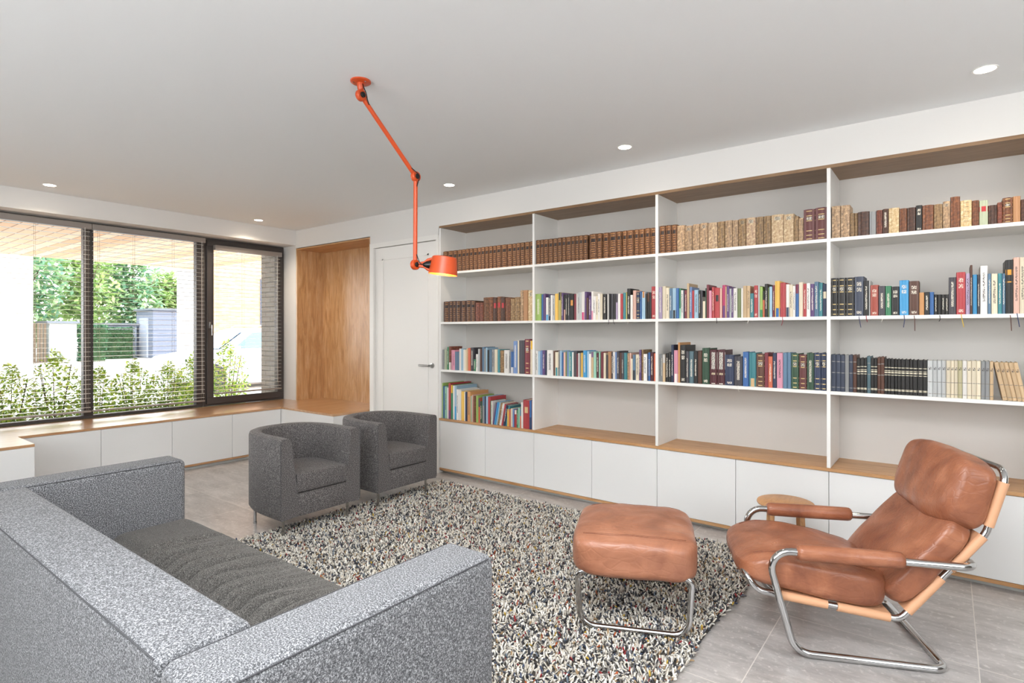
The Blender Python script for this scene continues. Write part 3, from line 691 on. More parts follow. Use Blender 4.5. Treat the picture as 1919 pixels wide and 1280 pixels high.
# ================================================================== TUB CHAIRS
def tub_chair():
    t = thing('tub_chair', 'charcoal wool tub chair nearer the sofa, in front of the window bench', 'armchair', (0, 0, 0), group='matching tub chairs by the rug')
    hw = .3125; D = .64; zb = .14; H = .667; th = .082
    def U(off, n=26):
        """plan curve of the shell, offset inward"""
        w = hw - off; d = D - off * 1.15; s = .20; P = [(0.0, -w), (-s * .5, -w)]
        a = d - s
        for k in range(n + 1):
            q = -math.pi / 2 + math.pi * k / n
            cs, sn = math.cos(q), math.sin(q); p = 2 / 2.5
            P.append((-s - a * abs(cs) ** p, w * (abs(sn) ** p) * (1 if sn > 0 else -1)))
        P += [(-s * .5, w), (0.0, w)]
        return P
    # section: (offset, z)
    sec = [(.012, zb), (.0, zb + .02), (.0, H - .03), (.006, H - .008), (.022, H), (th - .022, H), (th - .006, H - .008), (th, H - .03), (th + .012, .5), (th + .045, .29), (th + .05, zb + .01)]
    L = [U(o) for o, z in sec]; n = len(L[0]); m = MB(); vs = []
    for (o, z), P in zip(sec, L): vs += [(x, y, z) for x, y in P]
    fs = []; k = len(sec)
    for i in range(k):
        j = (i + 1) % k
        for a in range(n - 1): fs.append((i * n + a, i * n + a + 1, j * n + a + 1, j * n + a))
    fs += [tuple(i * n for i in range(k)), tuple(i * n + n - 1 for i in range(k))[::-1]]
    m.add(vs, fs); m.build('shell', chair_m, t, smooth=38)
    m = MB(); m.rbox(-.54, -.0015, -hw + .10, hw - .10, zb + .003, .293, r=.006); m.build('seat_base', chair_m, t, smooth=40)
    for sg in (-1, 1):
        s = MB(); s.tube([(.0008, sg * (hw - .004), zb + .03), (.0008, sg * (hw - .004), H - .03), (.0008, sg * (hw - .03), H - .004)], .0016, 6)
        s.build('seam', piping_m, t)
    # D shaped cushion
    P = [(-.004, -.198), (-.004, .198)] ; Q = []
    for k2 in range(19):
        q = math.pi / 2 - math.pi * k2 / 18; Q.append((-.25 - .22 * math.cos(q) ** .75, .198 * math.sin(q)))
    poly = [(.006, -.195), (.006, .195)] + Q
    b = bmesh.new(); bv = [b.verts.new((x, y, .298)) for x, y in poly]; f = b.faces.new(bv); r_ = bmesh.ops.extrude_face_region(b, geom=[f])
    for v in [g for g in r_['geom'] if isinstance(g, bmesh.types.BMVert)]: v.co.z = .425
    bmesh.ops.recalc_face_normals(b, faces=b.faces)
    bmesh.ops.bevel(b, geom=[e for e in b.edges if abs(e.verts[0].co.z - e.verts[1].co.z) < .01], offset=.02, segments=3, affect='EDGES', profile=.6)
    m = MB(); m.bm(b); m.build('seat_cushion', chair_m, t, smooth=45)
    for x in (-.07, -.52):
        for y in (-.2, .2) if x < -.3 else (-.25, .25):
            m = MB(); m.lathe([(.013, 0.0), (.013, .012), (.0105, .014), (.0105, zb + .02)], x, y, 14); m.build('leg', chrome, t, smooth=40)
    return t
c1 = tub_chair(); c1.location = (-3.39, 2.30, 0)
c2 = copy_tree(c1); c2.location = (-3.40, 3.09, 0); c2['label'] = 'charcoal wool tub chair farther from the sofa, in front of the white door'

# ================================================================== RUG
import numpy as np
def rug():
    X0, X1, Y0, Y1 = -3.62, -.85, 1.35, 3.68
    t = thing('shag_rug', 'thick cream, grey and red flecked wool shag rug under the ottoman', 'rug', ((X0 + X1) / 2, (Y0 + Y1) / 2, 0))
    part('backing', plain('rug_backing', '4a453f', 1), t, [(X0 + .01, X1 - .01, Y0 + .01, Y1 - .01, .001, .012)])
    rs = np.random.RandomState(3); sp_ = .0108
    gx = np.arange(X0, X1, sp_); gy = np.arange(Y0, Y1, sp_)
    x, y = np.meshgrid(gx, gy); x = x.ravel() + rs.uniform(-.006, .006, x.size); y = y.ravel() + rs.uniform(-.006, .006, y.size)
    x += .012 * np.sin(y * 9) * (x > X1 - .1); N = x.size
    ang = rs.uniform(0, 2 * np.pi, N); tilt = rs.uniform(.25, 1.25, N); L = rs.uniform(.020, .034, N); rad = rs.uniform(.0032, .0052, N)
    dx = np.cos(ang) * np.sin(tilt); dy = np.sin(ang) * np.sin(tilt); dz = np.cos(tilt)
    side = np.stack([-np.sin(ang), np.cos(ang), np.zeros(N)], 1); d = np.stack([dx, dy, dz], 1); up = np.cross(d, side)
    base = np.stack([x, y, np.full(N, .008) + rs.uniform(0, .006, N)], 1)
    vs = np.zeros((N, 10, 3)); bend = np.stack([np.zeros(N), np.zeros(N), -L * .25 * np.sin(tilt)], 1)
    for r_i, (s, rr) in enumerate(((0, .75), (.5, 1.1), (.88, .9))):
        cen = base + d * (L * s)[:, None] + bend * (s ** 2)
        for k in range(3):
            a = 2 * math.pi * k / 3 + .5
            vs[:, r_i * 3 + k] = cen + (side * math.cos(a) + up * math.sin(a)) * (rad * rr)[:, None]
    vs[:, 9] = base + d * L[:, None] + bend
    vs[:, :, 2] = np.maximum(vs[:, :, 2], .004)
    quad = []
    for r_i in range(2):
        for k in range(3): quad.append([r_i * 3 + k, r_i * 3 + (k + 1) % 3, r_i * 3 + 3 + (k + 1) % 3, r_i * 3 + 3 + k])
    tri = [[6 + k, 6 + (k + 1) % 3, 9] for k in range(3)]
    off = (np.arange(N) * 10)[:, None]
    qs = np.array(quad).ravel()[None] + off; ts = np.array(tri).ravel()[None] + off
    loops = np.concatenate([qs, ts], 1).ravel(); per = 6 * 4 + 3 * 3
    ls = np.array([0, 4, 8, 12, 16, 20, 24, 27, 30]); starts = (ls[None] + (np.arange(N) * per)[:, None]).ravel()
    me = bpy.data.meshes.new('wool_pile'); me.vertices.add(N * 10); me.vertices.foreach_set('co', vs.ravel() - np.tile(np.array(t.location), N * 10))
    me.loops.add(loops.size); me.loops.foreach_set('vertex_index', loops.astype(np.int32)); me.polygons.add(N * 9); me.polygons.foreach_set('loop_start', starts.astype(np.int32))
    me.polygons.foreach_set('use_smooth', np.ones(N * 9, dtype=bool))
    me.update(calc_edges=True)
    pal = [('f2eee6', .30), ('dfd7c9', .21), ('c2bbb0', .13), ('96928d', .10), ('626268', .09), ('36363c', .10), ('6f7a86', .03), ('a58a68', .04), ('8c2a2e', .018), ('b0572e', .009), ('c4a23e', .006), ('44506a', .017)]
    pr = np.array([p for _, p in pal]); pr /= pr.sum(); ci = rs.choice(len(pal), N, p=pr); cols = np.array([srgb(c) for c, _ in pal])[ci]
    cols[:, :3] *= rs.uniform(.85, 1.1, N)[:, None]
    at = me.color_attributes.new('Col', 'FLOAT_COLOR', 'POINT'); at.data.foreach_set('color', np.repeat(cols, 10, 0).ravel().astype(np.float32))
    me.materials.append(wool_m); o = bpy.data.objects.new('wool_pile', me); COL.objects.link(o); o.parent = t; o['kind'] = 'stuff'
rug()

# ================================================================== LOUNGE CHAIR + OTTOMAN
ROT = math.atan2(.413, .911)
def oriented(bmx, center, U, V, N_):
    mt = Matrix((U.to_4d(), V.to_4d(), N_.to_4d(), (0, 0, 0, 1))).transposed(); mt[0][3], mt[1][3], mt[2][3] = center
    mt[3] = (0, 0, 0, 1); return mt
def lounge():
    t = thing('lounge_chair', 'cognac leather lounge chair with chrome tube frame and padded arms on tiles', 'armchair', (-.461, 2.637, 0), ROT)
    W_ = .60; r = .0155; z0 = .0158
    P = [(.61, .43), (-.165, .437), (-.052, z0), (.505, z0)]
    loop = [(P[0][0], 0, P[0][1]), (P[1][0], 0, P[1][1]), (P[2][0], 0, P[2][1]), (P[3][0], 0, P[3][1]), (P[3][0], W_, P[3][1]), (P[2][0], W_, P[2][1]), (P[1][0], W_, P[1][1]), (P[0][0], W_, P[0][1])]
    m = MB(); m.tube(fillet(loop, [.06, .075, .085, .05, .05, .085, .075, .06], True, 8), r, 14, closed=True); m.build('base_frame', chrome, t, smooth=60)
    a, b = .052, W_ - .052
    C = [(-.275, .33), (-.215, .252), (.345, .183), (.735, .80), (.70, .855)]
    side = [(-.238, .305), (-.188, .240), (.358, .176), (.662, .553), (.738, .808)]
    lp = [(p[0], a, p[1]) for p in side] + [(p[0], b, p[1]) for p in side[::-1]]
    m = MB(); m.tube(fillet(lp, [.06, .07, .05, .12, .06, .06, .12, .05, .07, .06], True, 8), .0135, 14, closed=True); m.build('seat_frame', chrome, t, smooth=60)
    # tan leather slings wrapped round the frame
    s0 = Vector((side[1][0], 0, side[1][1])); s1 = Vector((side[2][0], 0, side[2][1])); s2 = Vector((side[3][0], 0, side[3][1])); s3 = Vector((side[4][0], 0, side[4][1]))
    def sling(pa, pb, f0, f1, up):
        A = pa.lerp(pb, f0); B = pa.lerp(pb, f1); m = MB()
        for n_ in (a, b): m.tube([(A.x, n_, A.z), (B.x, n_, B.z)], .0185, 14)
        o = Vector(up) * .012
        m.prism([(A.x + o.x, A.z + o.z), (B.x + o.x, B.z + o.z), (B.x + o.x * 1.4, B.z + o.z * 1.4), (A.x + o.x * 1.4, A.z + o.z * 1.4)], a, b, 'Y')
        m.build('leather_sling', lea_s, t, smooth=50)
    upS = (.12, 0, .99); upB = (-.777, 0, .629); upH = (-.955, 0, .295)
    sling(s0, s1, .14, .50, upS); sling(s0, s1, .57, .93, upS)
    sling(s1, s2, .09, .49, upB); sling(s1, s2, .59, .97, upB); sling(s2, s3, .12, .82, upH)
    # arm pads
    for n_ in (0, W_):
        m = MB(); L0, L1 = -.045, .352
        prof = [(.0, L0), (.024, L0), (.031, L0 + .008), (.033, L0 + .02), (.034, (L0 + L1) / 2), (.033, L1 - .02), (.031, L1 - .008), (.024, L1), (.0, L1)]
        pts = []; mt = Matrix.Translation((0, n_, .437)) @ Matrix.Rotation(R(90), 4, 'Y')
        m.lathe(prof, M4=mt, n=20, caps=False); m.build('arm_pad', lea, t, smooth=50)
    # cushions: first axis runs down or back, third axis faces the sitter
    def cush(name, center, U, hl, hw, ht, p, bulge, wr, seed, wf=(5, 3, 5), prof=None):
        U = Vector(U).normalized(); V = Vector((0, 1, 0)); N_ = U.cross(V).normalized()
        f0 = puff(hl, hw, ht, p, bulge, wr, wf, seed); f = (lambda x, y, z: prof(f0(x, y, z))) if prof else f0
        mt = Matrix(((U.x, V.x, N_.x, center[0]), (U.y, V.y, N_.y, center[1]), (U.z, V.z, N_.z, center[2]), (0, 0, 0, 1)))
        m = MB(); m.bm(cushion(f, 30), mat=mt); o = m.build(name, lea, t, smooth=180)
        for k1 in (-.80, -.845, .80, .845):
            s = MB(); s.tube([tuple(mt @ (f(x / 12, k1, 1) + Vector((0, 0, .0004)))) for x in range(-11, 12)], .0011, 5); s.build('stitching', stitch, o)
        return o
    hw = .272
    def drop(q):
        k = max(0, (-q.x - .08) / .22); q.z -= .062 * k * k * max(0, min(1, .35 + q.z / .09)); return q
    cush('seat_cushion', (.036, W_ / 2, .310), (.58, 0, -.084), .300, hw, .080, 5.2, .20, .007, 2.0, prof=drop)
    def at(b0, d_, n_, s, off): return (b0[0] + d_[0] * s + n_[0] * off, W_ / 2, b0[1] + d_[1] * s + n_[1] * off)
    cush('back_cushion', at((.358, .176), (.629, .777), (-.777, .629), .252, .072), (-.629, 0, -.777), .226, hw, .060, 5.6, .16, .007, 5.0)
    cush('head_cushion', at((.662, .553), (.295, .955), (-.955, .295), .128, .092), (-.295, 0, -.955), .154, hw + .004, .084, 4.2, .16, .012, 8.0, wf=(4, 7, 4))
    return t
lounge()
def ottoman():
    t = thing('ottoman', 'cognac leather ottoman on a chrome sled frame standing on the shag rug', 'footstool', (-1.307, 2.246, .018), ROT)
    b = .55
    for n_ in (0.0, b):
        m = MB(); pts = [(.03, n_, .262), (-.032, n_, .255), (-.020, n_, .0155), (.452, n_, .0155), (.468, n_, .262), (.41, n_, .27)]
        m.tube(fillet(pts, [0, .03, .075, .075, .03, 0], False, 8), .0135, 14); m.build('sled_frame', chrome, t, smooth=60)
    m = MB(); m.tube([(.03, 0, .262), (.03, b, .262)], .011, 10); m.tube([(.41, 0, .262), (.41, b, .262)], .011, 10); m.build('cross_bar', chrome, t, smooth=60)
    f = puff(.280, .302, .094, 5.5, .20, .008, (5, 5, 5), 4.0); mt = Matrix.Translation((.217, b / 2 - .012, .330))
    m = MB(); m.bm(cushion(f, 30), mat=mt); o = m.build('seat_cushion', lea_o, t, smooth=180)
    for k1 in (-.80, -.84, .80, .84):
        s = MB(); s.tube([tuple(mt @ (f(x / 12, k1, 1) + Vector((0, 0, .0004)))) for x in range(-11, 12)], .0011, 5); s.build('stitching', stitch, o)
ottoman()

# side table behind the lounge chair
t = thing('side_table', 'small round oak side table half hidden behind the leather lounge chair', 'side table', (-.73, 3.50, 0))
m = MB(); m.lathe([(.0, .378), (.138, .378), (.147, .383), (.15, .39), (.147, .398), (.14, .401), (.0, .401)], -.73, 3.50, 40, caps=False); m.build('table_top', oak_t, t, origin=t.location, smooth=40)
for k in range(4):
    a = R(50 + 90 * k + 14); m = MB(); m.tube([(-.73 + .125 * math.cos(a), 3.5 + .125 * math.sin(a), 0), (-.73 + .105 * math.cos(a), 3.5 + .105 * math.sin(a), .38)], .0125, 12); m.build('leg', oak_t, t, origin=t.location, smooth=40)

# ================================================================== ORANGE CEILING LAMP
FW = Vector((-math.sin(R(37.45)), math.cos(R(37.45)), 0)); RT = Vector((math.cos(R(37.45)), math.sin(R(37.45)), 0))
def lamp():
    mount = Vector((-2.304, 1.778, 2.6)); j1 = Vector((-2.30, 1.777, 2.528)); el = Vector((-2.302, 2.142, 2.206)); lo = Vector((-2.305, 2.141, 1.726))
    t = thing('ceiling_lamp', 'orange jointed arm lamp hanging from the ceiling above the rug', 'lamp', mount)
    og = mount
    def P_(name, mb, mat, par=t): return mb.build(name, mat, par, origin=og, smooth=40)
    m = MB(); m.lathe([(.0, 2.6), (.050, 2.6), (.050, 2.594), (.044, 2.590), (.018, 2.588), (.0165, 2.56), (.013, 2.555), (.0125, 2.54), (.0, 2.54)], mount.x, mount.y, 28, caps=False); cp = P_('ceiling_mount', m, orange)
    for k in range(3):
        a = 2.1 * k; m = MB(); m.lathe([(.004, 2.588), (.004, 2.592)], mount.x + .034 * math.cos(a), mount.y + .034 * math.sin(a), 8); P_('screw', m, steel, t)
    ax = (el - j1).cross(lo - el).normalized()
    if ax.dot(FW) > 0: ax = -ax
    def disc(c, rr, th):
        m = MB(); q = ax.to_track_quat('Z', 'Y').to_matrix().to_4x4(); mt = Matrix.Translation(c) @ q
        m.lathe([(0, -th), (rr * .9, -th), (rr, -th * .7), (rr, th * .7), (rr * .9, th), (0, th)], M4=mt, n=24, caps=False); P_('joint', m, orange)
        m = MB(); m.lathe([(0, th), (rr * .52, th), (rr * .48, th + .006), (rr * .2, th + .009), (0, th + .009)], M4=mt, n=18, caps=False); P_('joint_knob', m, blackp)
    for c in (j1, el, lo): disc(c, .028, .013)
    up = (el - j1).normalized(); dn = (lo - el).normalized()
    for A, B in ((j1 + up * .018, el - up * .018), (el + dn * .018, lo - dn * .018)):
        m = MB(); m.tube([A, B], .0115, 16); P_('arm_tube', m, orange)
    m = MB()
    o = ax * .017
    for c, d1, d2 in ((j1, Vector((0, 0, 1)), up), (el, -up, dn), (lo, -dn, RT)):
        m.tube(fillet([c + d1 * .055 + ax * .012, c + d1 * .035 + o * 1.2, c + d1 * .004 + RT * .012 + o * 1.3, c + d2 * .03 + o * 1.2, c + d2 * .055 + ax * .011], .02, False, 4), .0026, 8)
    P_('cable', m, blackp)
    # fork and shade, turned towards the shelves
    D = RT.copy()
    m = MB()
    for s_ in (-1, 1): m.tube([lo + D * .015 + Vector((0, 0, .006 * s_)), lo + D * .05 + Vector((0, 0, .010 * s_)), lo + D * .07 + Vector((0, 0, .026 * s_)), lo + D * .10 + Vector((0, 0, .034 * s_))], .0085, 10)
    P_('fork', m, orange)
    m = MB(); q = D.to_track_quat('Z', 'Y').to_matrix().to_4x4(); m.lathe([(0, .04), (.012, .045), (.02, .062), (.022, .09), (.022, .12), (0, .12)], M4=Matrix.Translation(lo) @ q, n=20, caps=False); P_('lamp_holder', m, blackp)
    cen = lo + D * .156 + Vector((0, 0, -.006)); tilt = Matrix.Rotation(R(6), 4, FW); mt = Matrix.Translation(cen) @ tilt
    m = MB(); m.lathe([(0, .048), (.062, .048), (.067, .044), (.079, -.044), (.080, -.048), (.077, -.048), (.066, .040), (0, .044)], M4=mt, n=40, caps=False); sh = P_('lamp_shade', m, orange)
    m = MB(); m.lathe([(.0765, -.047), (.0655, .039)], M4=mt, n=40, caps=False); P_('shade_lining', m, orange_in)
    m = MB(); m.lathe([(0, -.03), (.012, -.026), (.02, -.01), (.014, .01), (.011, .03), (0, .03)], M4=mt, n=20, caps=False); P_('bulb', m, bulb_e)
    light('lamp_bulb_light', 'POINT', cen + Vector((0, 0, -.035)), (0, 0, 0), 1.6, (1, .75, .45), shadow_soft_size=.02)
lamp()

# recessed spots
for i, (x, y, lb) in enumerate([(-6.02, 1.44, 'recessed ceiling spot above the window pane nearest the sofa'), (-6.07, 3.30, 'recessed ceiling spot in the corner by window and oak niche'), (-3.34, 3.49, 'recessed ceiling spot above the bookcase end beside the door'),
        (-1.72, 3.49, 'recessed ceiling spot above the middle divider of the bookcase'), (.14, 3.49, 'recessed ceiling spot above the lounge chair bay')]):
    t = thing('ceiling_spot', lb, 'ceiling light', (x, y, 2.6), group='recessed ceiling spots')
    m = MB(); m.lathe([(.042, 2.5995), (.05, 2.5995), (.05, 2.5965), (.042, 2.5975)], x, y, 28, caps=False); m.build('trim_ring', plain('white_ring', 'efefec', .5), t, origin=t.location, smooth=40)
    m = MB(); m.lathe([(0, 2.5978), (.042, 2.5978), (.042, 2.5992), (0, 2.5992)], x, y, 24, caps=False); m.build('diffuser', lamp_e, t, origin=t.location)
    light('spot_light', 'SPOT', (x, y, 2.585), (0, 0, 0), 24 if x < -6 else 11, (1, .84, .66), spot_size=R(140), spot_blend=.7, shadow_soft_size=.03)

# ================================================================== OUTSIDE
pave = M('pale_paving', 'c9c5bd', .8); pv = pave.coord(); pave.base(pave.ramp(pave.noise(pv, 1.2, 5), [(.3, '9a968e'), (.7, 'b4b0a8')])); pave = pave.m
sbox('ground_1', pave, -70, -6.75, -30, 50, -.2, -.02)
soff = M('canopy_cedar', 'c98f5e', .6); cx_ = soff.node('ShaderNodeSeparateXYZ', {0: soff.node('ShaderNodeTexCoord').outputs['Object']})
g_ = grid(soff, cx_.outputs[1], -20, .142, .012)
fl = soff.math('FLOOR', soff.math('DIVIDE', soff.math('ADD', cx_.outputs[1], 20), .142)); wn_ = soff.node('ShaderNodeTexWhiteNoise', {'Vector': soff.node('ShaderNodeCombineXYZ', {0: fl}).outputs[0]}).outputs['Value']
cc = soff.ramp(wn_, [(0, 'd9a878'), (.5, 'e8bf98'), (1, 'f0d0b0')]); cc = soff.mix(g_, cc, '8a5a38'); soff.base(cc); soff = soff.m
t = thing('canopy', 'flat cedar-lined canopy roof outside above the window', 'canopy', (-9.3, 0, 2.58))
part('roof_slab', plain('canopy_fascia', 'd8d4cc', .7), t, [(-11.9, -6.76, -6, 5.35, 2.62, 2.85)])
part('cedar_soffit', soff, t, [(-11.85, -6.76, -6, 5.3, 2.59, 2.62)])
brick = M('white_brick', 'd9d4cc', .85)
def brickmat(name, c1, c2, mort):
    b = M(name, c1, .85); tx = b.node('ShaderNodeTexCoord').outputs['Object']; s_ = b.node('ShaderNodeSeparateXYZ', {0: tx})
    v = b.node('ShaderNodeCombineXYZ', {0: b.math('ADD', s_.outputs[0], s_.outputs[1]), 1: s_.outputs[2]}).outputs[0]
    bt = b.node('ShaderNodeTexBrick', {'Vector': v, 'Color1': srgb(c1), 'Color2': srgb(c2), 'Mortar': srgb(mort), 'Scale': 1.0, 'Mortar Size': .006, 'Brick Width': .22, 'Row Height': .065})
    b.base(bt.outputs['Color']); return b.m
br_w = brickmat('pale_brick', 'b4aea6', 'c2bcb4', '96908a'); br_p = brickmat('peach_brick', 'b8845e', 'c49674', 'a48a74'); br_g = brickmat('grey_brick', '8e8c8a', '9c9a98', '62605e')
part_w = plain('porch_wall', 'a7a49d', .8)
m = MB(); m.box(-7.32, -6.76, 4.02, 4.25, -.02, 2.6); struct(m.build('wall_porch', br_g))
dark_gl = plain('dark_window', '33404e', .1); blu = plain('blue_grey_frame', '3d4a5c', .5)
def building(label, loc, boxes, mat, wins):
    t = thing('house', label, 'building', loc)
    part('wall', mat, t, boxes)
    for (x0, x1, y0, y1, z0, z1) in wins:
        fr = part('window_frame', blu, t, [(x0, x1, y0, y1, z0, z1)])
        g = MB(); 
        zz = [z0 + .08, z0 + (z1 - z0) * .33, z0 + (z1 - z0) * .66, z1 - .08]
        for a_, b_ in zip(zz, zz[1:]):
            g.box(x1, x1 + .02, y0 + .08, y1 - .08, a_ + .04, b_ - .04)
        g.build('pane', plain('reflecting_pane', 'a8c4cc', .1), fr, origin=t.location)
    return t
building('white brick house far outside beyond the blind nearest the sofa', (-34, 3.5, 0), [(-37, -31, 0, 6.85, -.02, 7)], br_w, [(-31.02, -30.98, 3.4, 5.75, 1.2, 6)])
building('peach brick house with tall window beyond the casement', (-22, 14, 0), [(-23.2, -20.4, 9.5, 22, -.02, 6.8)], br_p, [(-20.42, -20.36, 11.15, 12.75, 1.55, 3.35)])
m = MB(); m.box(-23.22, -20.6, 9.40, 9.5, -.02, 6.5); 
t = tag(m.build('brick_screen', br_g, origin=(-22, 9.45, 0)), 'pale grey brick screen wall attached to the peach house', 'wall')
# sheds and carport
shed_m = M('grey_corrugated', '5f6674', .6); vz = shed_m.node('ShaderNodeSeparateXYZ', {0: shed_m.node('ShaderNodeTexCoord').outputs['Object']}); shed_m.base(shed_m.mix(grid(shed_m, vz.outputs[2], -5, .28, .03), '6d7484', '49505e')); shed_m = shed_m.m
def shed(label, x0, x1, y0, y1, h, mat, door=None):
    t = thing('garden_shed', label, 'shed', ((x0 + x1) / 2, (y0 + y1) / 2, 0))
    part('wall', mat, t, [(x0, x1, y0, y1, -.02, h)]); part('roof', plain('shed_roof', '6a7078', .5), t, [(x0 - .1, x1 + .1, y0 - .1, y1 + .1, h, h + .1)])
    if door: part('shed_door', plain('shed_door_paint', '9aa0ac', .6), t, [door])
    return t
shed('large dark grey shed beyond the white car', -35.2, -33, 12.2, 16.5, 2.5, shed_m, (-34.6, -33.6, 12.12, 12.2, 0, 2.1))
shed('low pale shed beside the white brick house', -33.5, -31.8, 7.6, 8.6, 1.75, plain('pale_shed', 'b4bcbc', .6))
shed('low flat-roofed shed between the garden hedges', -36, -34.6, 10.6, 12.0, 1.72, plain('slate_shed', '7d8692', .6))
t = thing('slat_fence', 'brown upright slat fence next to the white brick house', 'fence', (-32, 7.2, 0))
fm_ = MB(); y = 6.95
while y < 7.55: fm_.box(-32, -31.95, y, y + .09, -.02, 1.75); y += .12
fm_.build('slats', plain('fence_brown', '7a6a58', .8), t, origin=t.location)

def leaves(mb, n, cen, rad, size, rnd, cols, shell=.55, flat=1.0):
    for _ in range(n):
        while True:
            p = Vector((rnd.uniform(-1, 1), rnd.uniform(-1, 1), rnd.uniform(-1, 1)))
            if shell < p.length < 1: break
        q = Vector((cen[0] + p.x * rad[0], cen[1] + p.y * rad[1], cen[2] + p.z * rad[2]))
        a = Vector((rnd.uniform(-1, 1), rnd.uniform(-1, 1), rnd.uniform(-.6, .6) * flat)).normalized(); b = a.cross(Vector((rnd.uniform(-.4, .4), rnd.uniform(-.4, .4), 1))).normalized()
        s = size * rnd.uniform(.6, 1.25); c = srgb(rnd.choice(cols)); j = rnd.uniform(.75, 1.15); c = (c[0] * j, c[1] * j, c[2] * j, 1)
        mb.add([q - a * s, q + b * s * .42 - a * .1 * s, q + a * s, q - b * s * .42 - a * .1 * s], [(0, 1, 2, 3)], c)
def shrub(label, x, y, h, r, n, rnd, cols, group):
    t = thing('shrub', label, 'shrub', (x, y, 0), group=group); og = t.location
    st = MB()
    for k in range(5):
        a = rnd.uniform(0, 6.28); st.tube([(x, y, -.02), (x + math.cos(a) * r * .35, y + math.sin(a) * r * .35, h * .5), (x + math.cos(a) * r * .6, y + math.sin(a) * r * .6, h * .9)], [.009, .006, .003], 5)
    st.build('stem', plain('shrub_stem', '5a4a3a', .9), t, origin=og)
    lf = MB()
    leaves(lf, int(n * .65), (x, y, h * .58), (r, r, h * .44), .034, rnd, cols, .15); leaves(lf, int(n * .35), (x + .03, y, h * .3), (r * .9, r * .9, h * .28), .034, rnd, cols, .1)
    leaves(lf, int(n * .06), (x, y, h * .98), (r * .3, r * .3, h * .12), .034, rnd, cols, .0)
    lf.build('foliage', leaf_m, t, origin=og, cols=True, recalc=False)
rnd = random.Random(11)
GC = ['b4d050', 'c8dc62', '9cbc50', '84a844', 'd4e070', '6a8c40', 'bcc474']
sl = [(1.22, .86, 'first garden shrub outside, beside the frame edge'), (1.64, .92, 'garden shrub before the white brick house'), (2.06, 1.08, 'tallest garden shrub outside the pane nearest the sofa'), (2.46, .86, 'garden shrub outside right beside the window post'),
      (2.86, .93, 'garden shrub outside the middle pane, below the low shed'), (3.22, .90, 'garden shrub outside the middle pane, below the grey shed'), (3.60, .98, 'garden shrub outside, before the bonnet of the white car'), (4.05, 1.14, 'garden shrub framed by the opening casement')]
for y, h, lb in sl: shrub(lb.replace('right beside', 'close beside'), -8.3 + rnd.uniform(-.1, .1), y, h,   .27 if y < 4 else .31, 1900, rnd, GC, 'young shrubs outside the window')
def hedge(label, x0, x1, y0, y1, h, cols, n):
    t = thing('hedge', label, 'hedge', ((x0 + x1) / 2, (y0 + y1) / 2, 0)); og = t.location
    part('branches', plain('hedge_core', '3d5536', 1), t, [(x0 + .08, x1 - .08, y0 + .08, y1 - .08, -.02, h - .08)])
    lf = MB()
    for _ in range(n):
        q = Vector((rnd.uniform(x0, x1), rnd.uniform(y0, y1), rnd.uniform(0, h)))
        f = rnd.choice((0, 1, 2)); 
        if f == 0: q.x = x1
        elif f == 1: q.y = y0
        else: q.z = h
        leaves(lf, 1, q, (.06, .06, .06), .07, rnd, cols, 0)
    lf.build('foliage', leaf_m, t, origin=og, cols=True, recalc=False)
DC = ['4d7a56', '3c6446', '5f8c60', '2f5238']
hedge('clipped dark hedge beside the pale shed', -32.2, -31.4, 8.65, 9.7, 1.65, DC, 1300)
hedge('clipped dark hedge in front of the flat-roofed shed', -34.4, -33.6, 10.2, 11.6, 1.55, DC, 1500)
def tree(label, x, y, h, r, n, cols, size=.26):
    t = thing('tree', label, 'tree', (x, y, 0), group='trees behind the gardens'); og = t.location
    tk = MB(); tk.tube([(x, y, -.02), (x + .1, y, h * .3), (x, y + .1, h * .75)], [.16, .12, .05], 8)
    for k in range(5):
        a = rnd.uniform(0, 6.28); tk.tube([(x, y, h * .35), (x + math.cos(a) * r * .6, y + math.sin(a) * r * .6, h * .65)], [.06, .02], 6)
    tk.build('trunk', plain('tree_bark', '6a5c4c', .9), t, origin=og)
    lf = MB()
    for k in range(12):
        a = rnd.uniform(0, 6.28); rr = rnd.uniform(.1, .6) * r
        leaves(lf, n // 12, (x + math.cos(a) * rr, y + math.sin(a) * rr, h * rnd.uniform(.14, .86)), (r * .55, r * .55, h * .2), size, rnd, cols, .3)
    lf.build('foliage', leaf_m, t, origin=og, cols=True, recalc=False)
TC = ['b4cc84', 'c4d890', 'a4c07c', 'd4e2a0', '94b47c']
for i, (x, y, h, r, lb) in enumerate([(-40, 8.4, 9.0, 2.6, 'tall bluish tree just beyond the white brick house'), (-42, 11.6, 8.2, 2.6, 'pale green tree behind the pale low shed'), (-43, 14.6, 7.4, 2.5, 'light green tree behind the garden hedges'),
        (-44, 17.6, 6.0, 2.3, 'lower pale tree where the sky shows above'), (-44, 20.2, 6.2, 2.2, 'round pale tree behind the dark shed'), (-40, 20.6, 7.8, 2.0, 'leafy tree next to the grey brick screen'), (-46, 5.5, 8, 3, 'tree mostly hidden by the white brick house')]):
    tree(lb, x, y, h, r, 4200, TC if i % 2 else ['90b894', 'a8c894', '7ca88c', 'bcd4a0'])

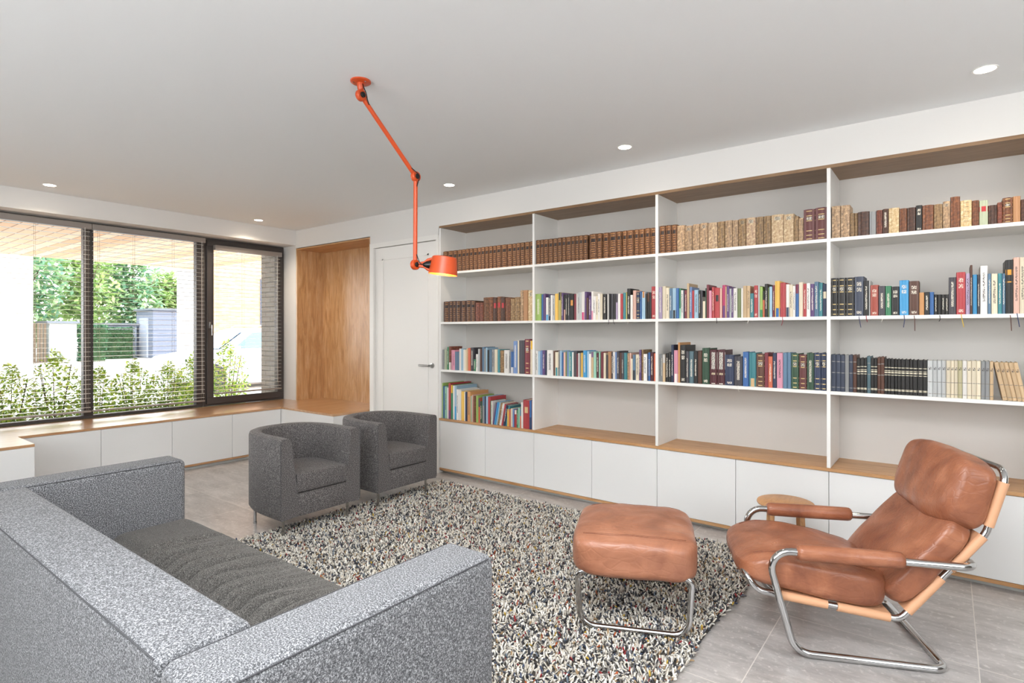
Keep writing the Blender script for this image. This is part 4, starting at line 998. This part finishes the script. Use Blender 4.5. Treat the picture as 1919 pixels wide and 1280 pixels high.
# parked cars
def car(label, loc, rotz, body, L=4.3):
    t = thing('car', label, 'car', loc, rotz, group='parked cars')
    Wd = 1.74
    prof = [(0, .35), (.02, .62), (.25, .78), (1.05, .92), (1.75, 1.40), (2.1, 1.46), (3.3, 1.46), (3.75, 1.38), (4.15, 1.0), (4.27, .9), (4.3, .4), (4.2, .25), (.1, .25)]
    b = bmesh.new()
    for yy in (0, Wd):
        pass
    m = MB(); vs = []
    lay = [(.0, .93), (.06, 1.0), (Wd - .06, 1.0), (Wd, .93)]
    n = len(prof)
    for yy, k in ((0.0, 0), (.10, 1), (Wd - .10, 1), (Wd, 0)):
        for (x, z) in prof:
            tz = max(0, z - .9)
            off = (.0 if k else 0) ; inn = tz * .32
            y_ = min(max(yy, inn), Wd - inn)
            xx = x if k else x + (.04 if x < 2 else -.04)
            vs.append((xx, y_, z if k or z < 1.4 else z - .03))
    fs = []
    for i in range(3):
        for a in range(n): fs.append((i * n + a, i * n + (a + 1) % n, (i + 1) * n + (a + 1) % n, (i + 1) * n + a))
    fs += [tuple(range(n)), tuple(3 * n + a for a in range(n))[::-1]]
    m.add(vs, fs); m.build('car_body', body, t, smooth=30)
    gl = plain('car_glass', '5a7c94', .1)
    for s_, y_ in ((-1, -.012), (1, Wd - .0)):
        w = MB(); 
        for poly in ([(1.35, .98), (1.86, 1.34), (2.35, 1.37), (2.35, .98)], [(2.43, .98), (2.43, 1.37), (3.25, 1.36), (3.3, .98)], [(3.38, .98), (3.33, 1.35), (3.62, 1.3), (3.9, 1.02)]):
            pv_ = [(x, y_ + s_ * (-1) * ((z - .9) * .32) * (1) , z) for x, z in poly]
            pv2 = [(x, y + .012, z) for x, y, z in pv_]
            k = len(poly); w.add(pv_ + pv2, [tuple(range(k)), tuple(range(k, 2 * k))[::-1]] + [(i, i + k, (i + 1) % k + k, (i + 1) % k) for i in range(k)])
        w.build('side_windows', gl, t)
    w = MB(); w.add([(1.10, .2, .955), (1.10, Wd - .2, .955), (1.70, Wd - .28, 1.375), (1.70, .28, 1.375)], [(0, 1, 2, 3)]); w.add([(1.07, .2, .965), (1.07, Wd - .2, .965), (1.67, Wd - .28, 1.385), (1.67, .28, 1.385)], [(0, 1, 2, 3)]); w.build('windscreen', gl, t)
    for x in (.85, 3.45):
        for y in (.0, Wd - .2):
            w = MB(); mt = Matrix.Translation((x, y - .015 if y == 0 else y + .015, .31)) @ Matrix.Rotation(R(-90), 4, 'X')
            w.lathe([(0, 0), (.2, .0), (.31, .01), (.33, .04), (.33, .17), (.31, .2), (0, .2)], M4=mt, n=24, caps=False); w.build('wheel', plain('tyre', '2a2a2c', .7), t, smooth=40)
    w = MB(); 
    for s_ in (.25, Wd - .25): w.tube([(2.0, s_, 1.47), (2.1, s_, 1.52), (3.3, s_, 1.52), (3.4, s_, 1.46)], .015, 6)
    w.build('roof_rail', steel, t)
    w = MB(); w.rbox(1.25, 1.42, -.16, -.02, .93, 1.03, r=.02); w.build('wing_mirror', body, t)
    return t
car('white estate car parked outside beyond the casement shrub', (-13.4, 5.35, 0), R(90), plain('white_car_paint', 'b9bcc2', .25))
car('dark blue car parked farther away, beside the dark shed', (-26, 11.6, 0), R(90), plain('blue_car_paint', '3d4a86', .25))
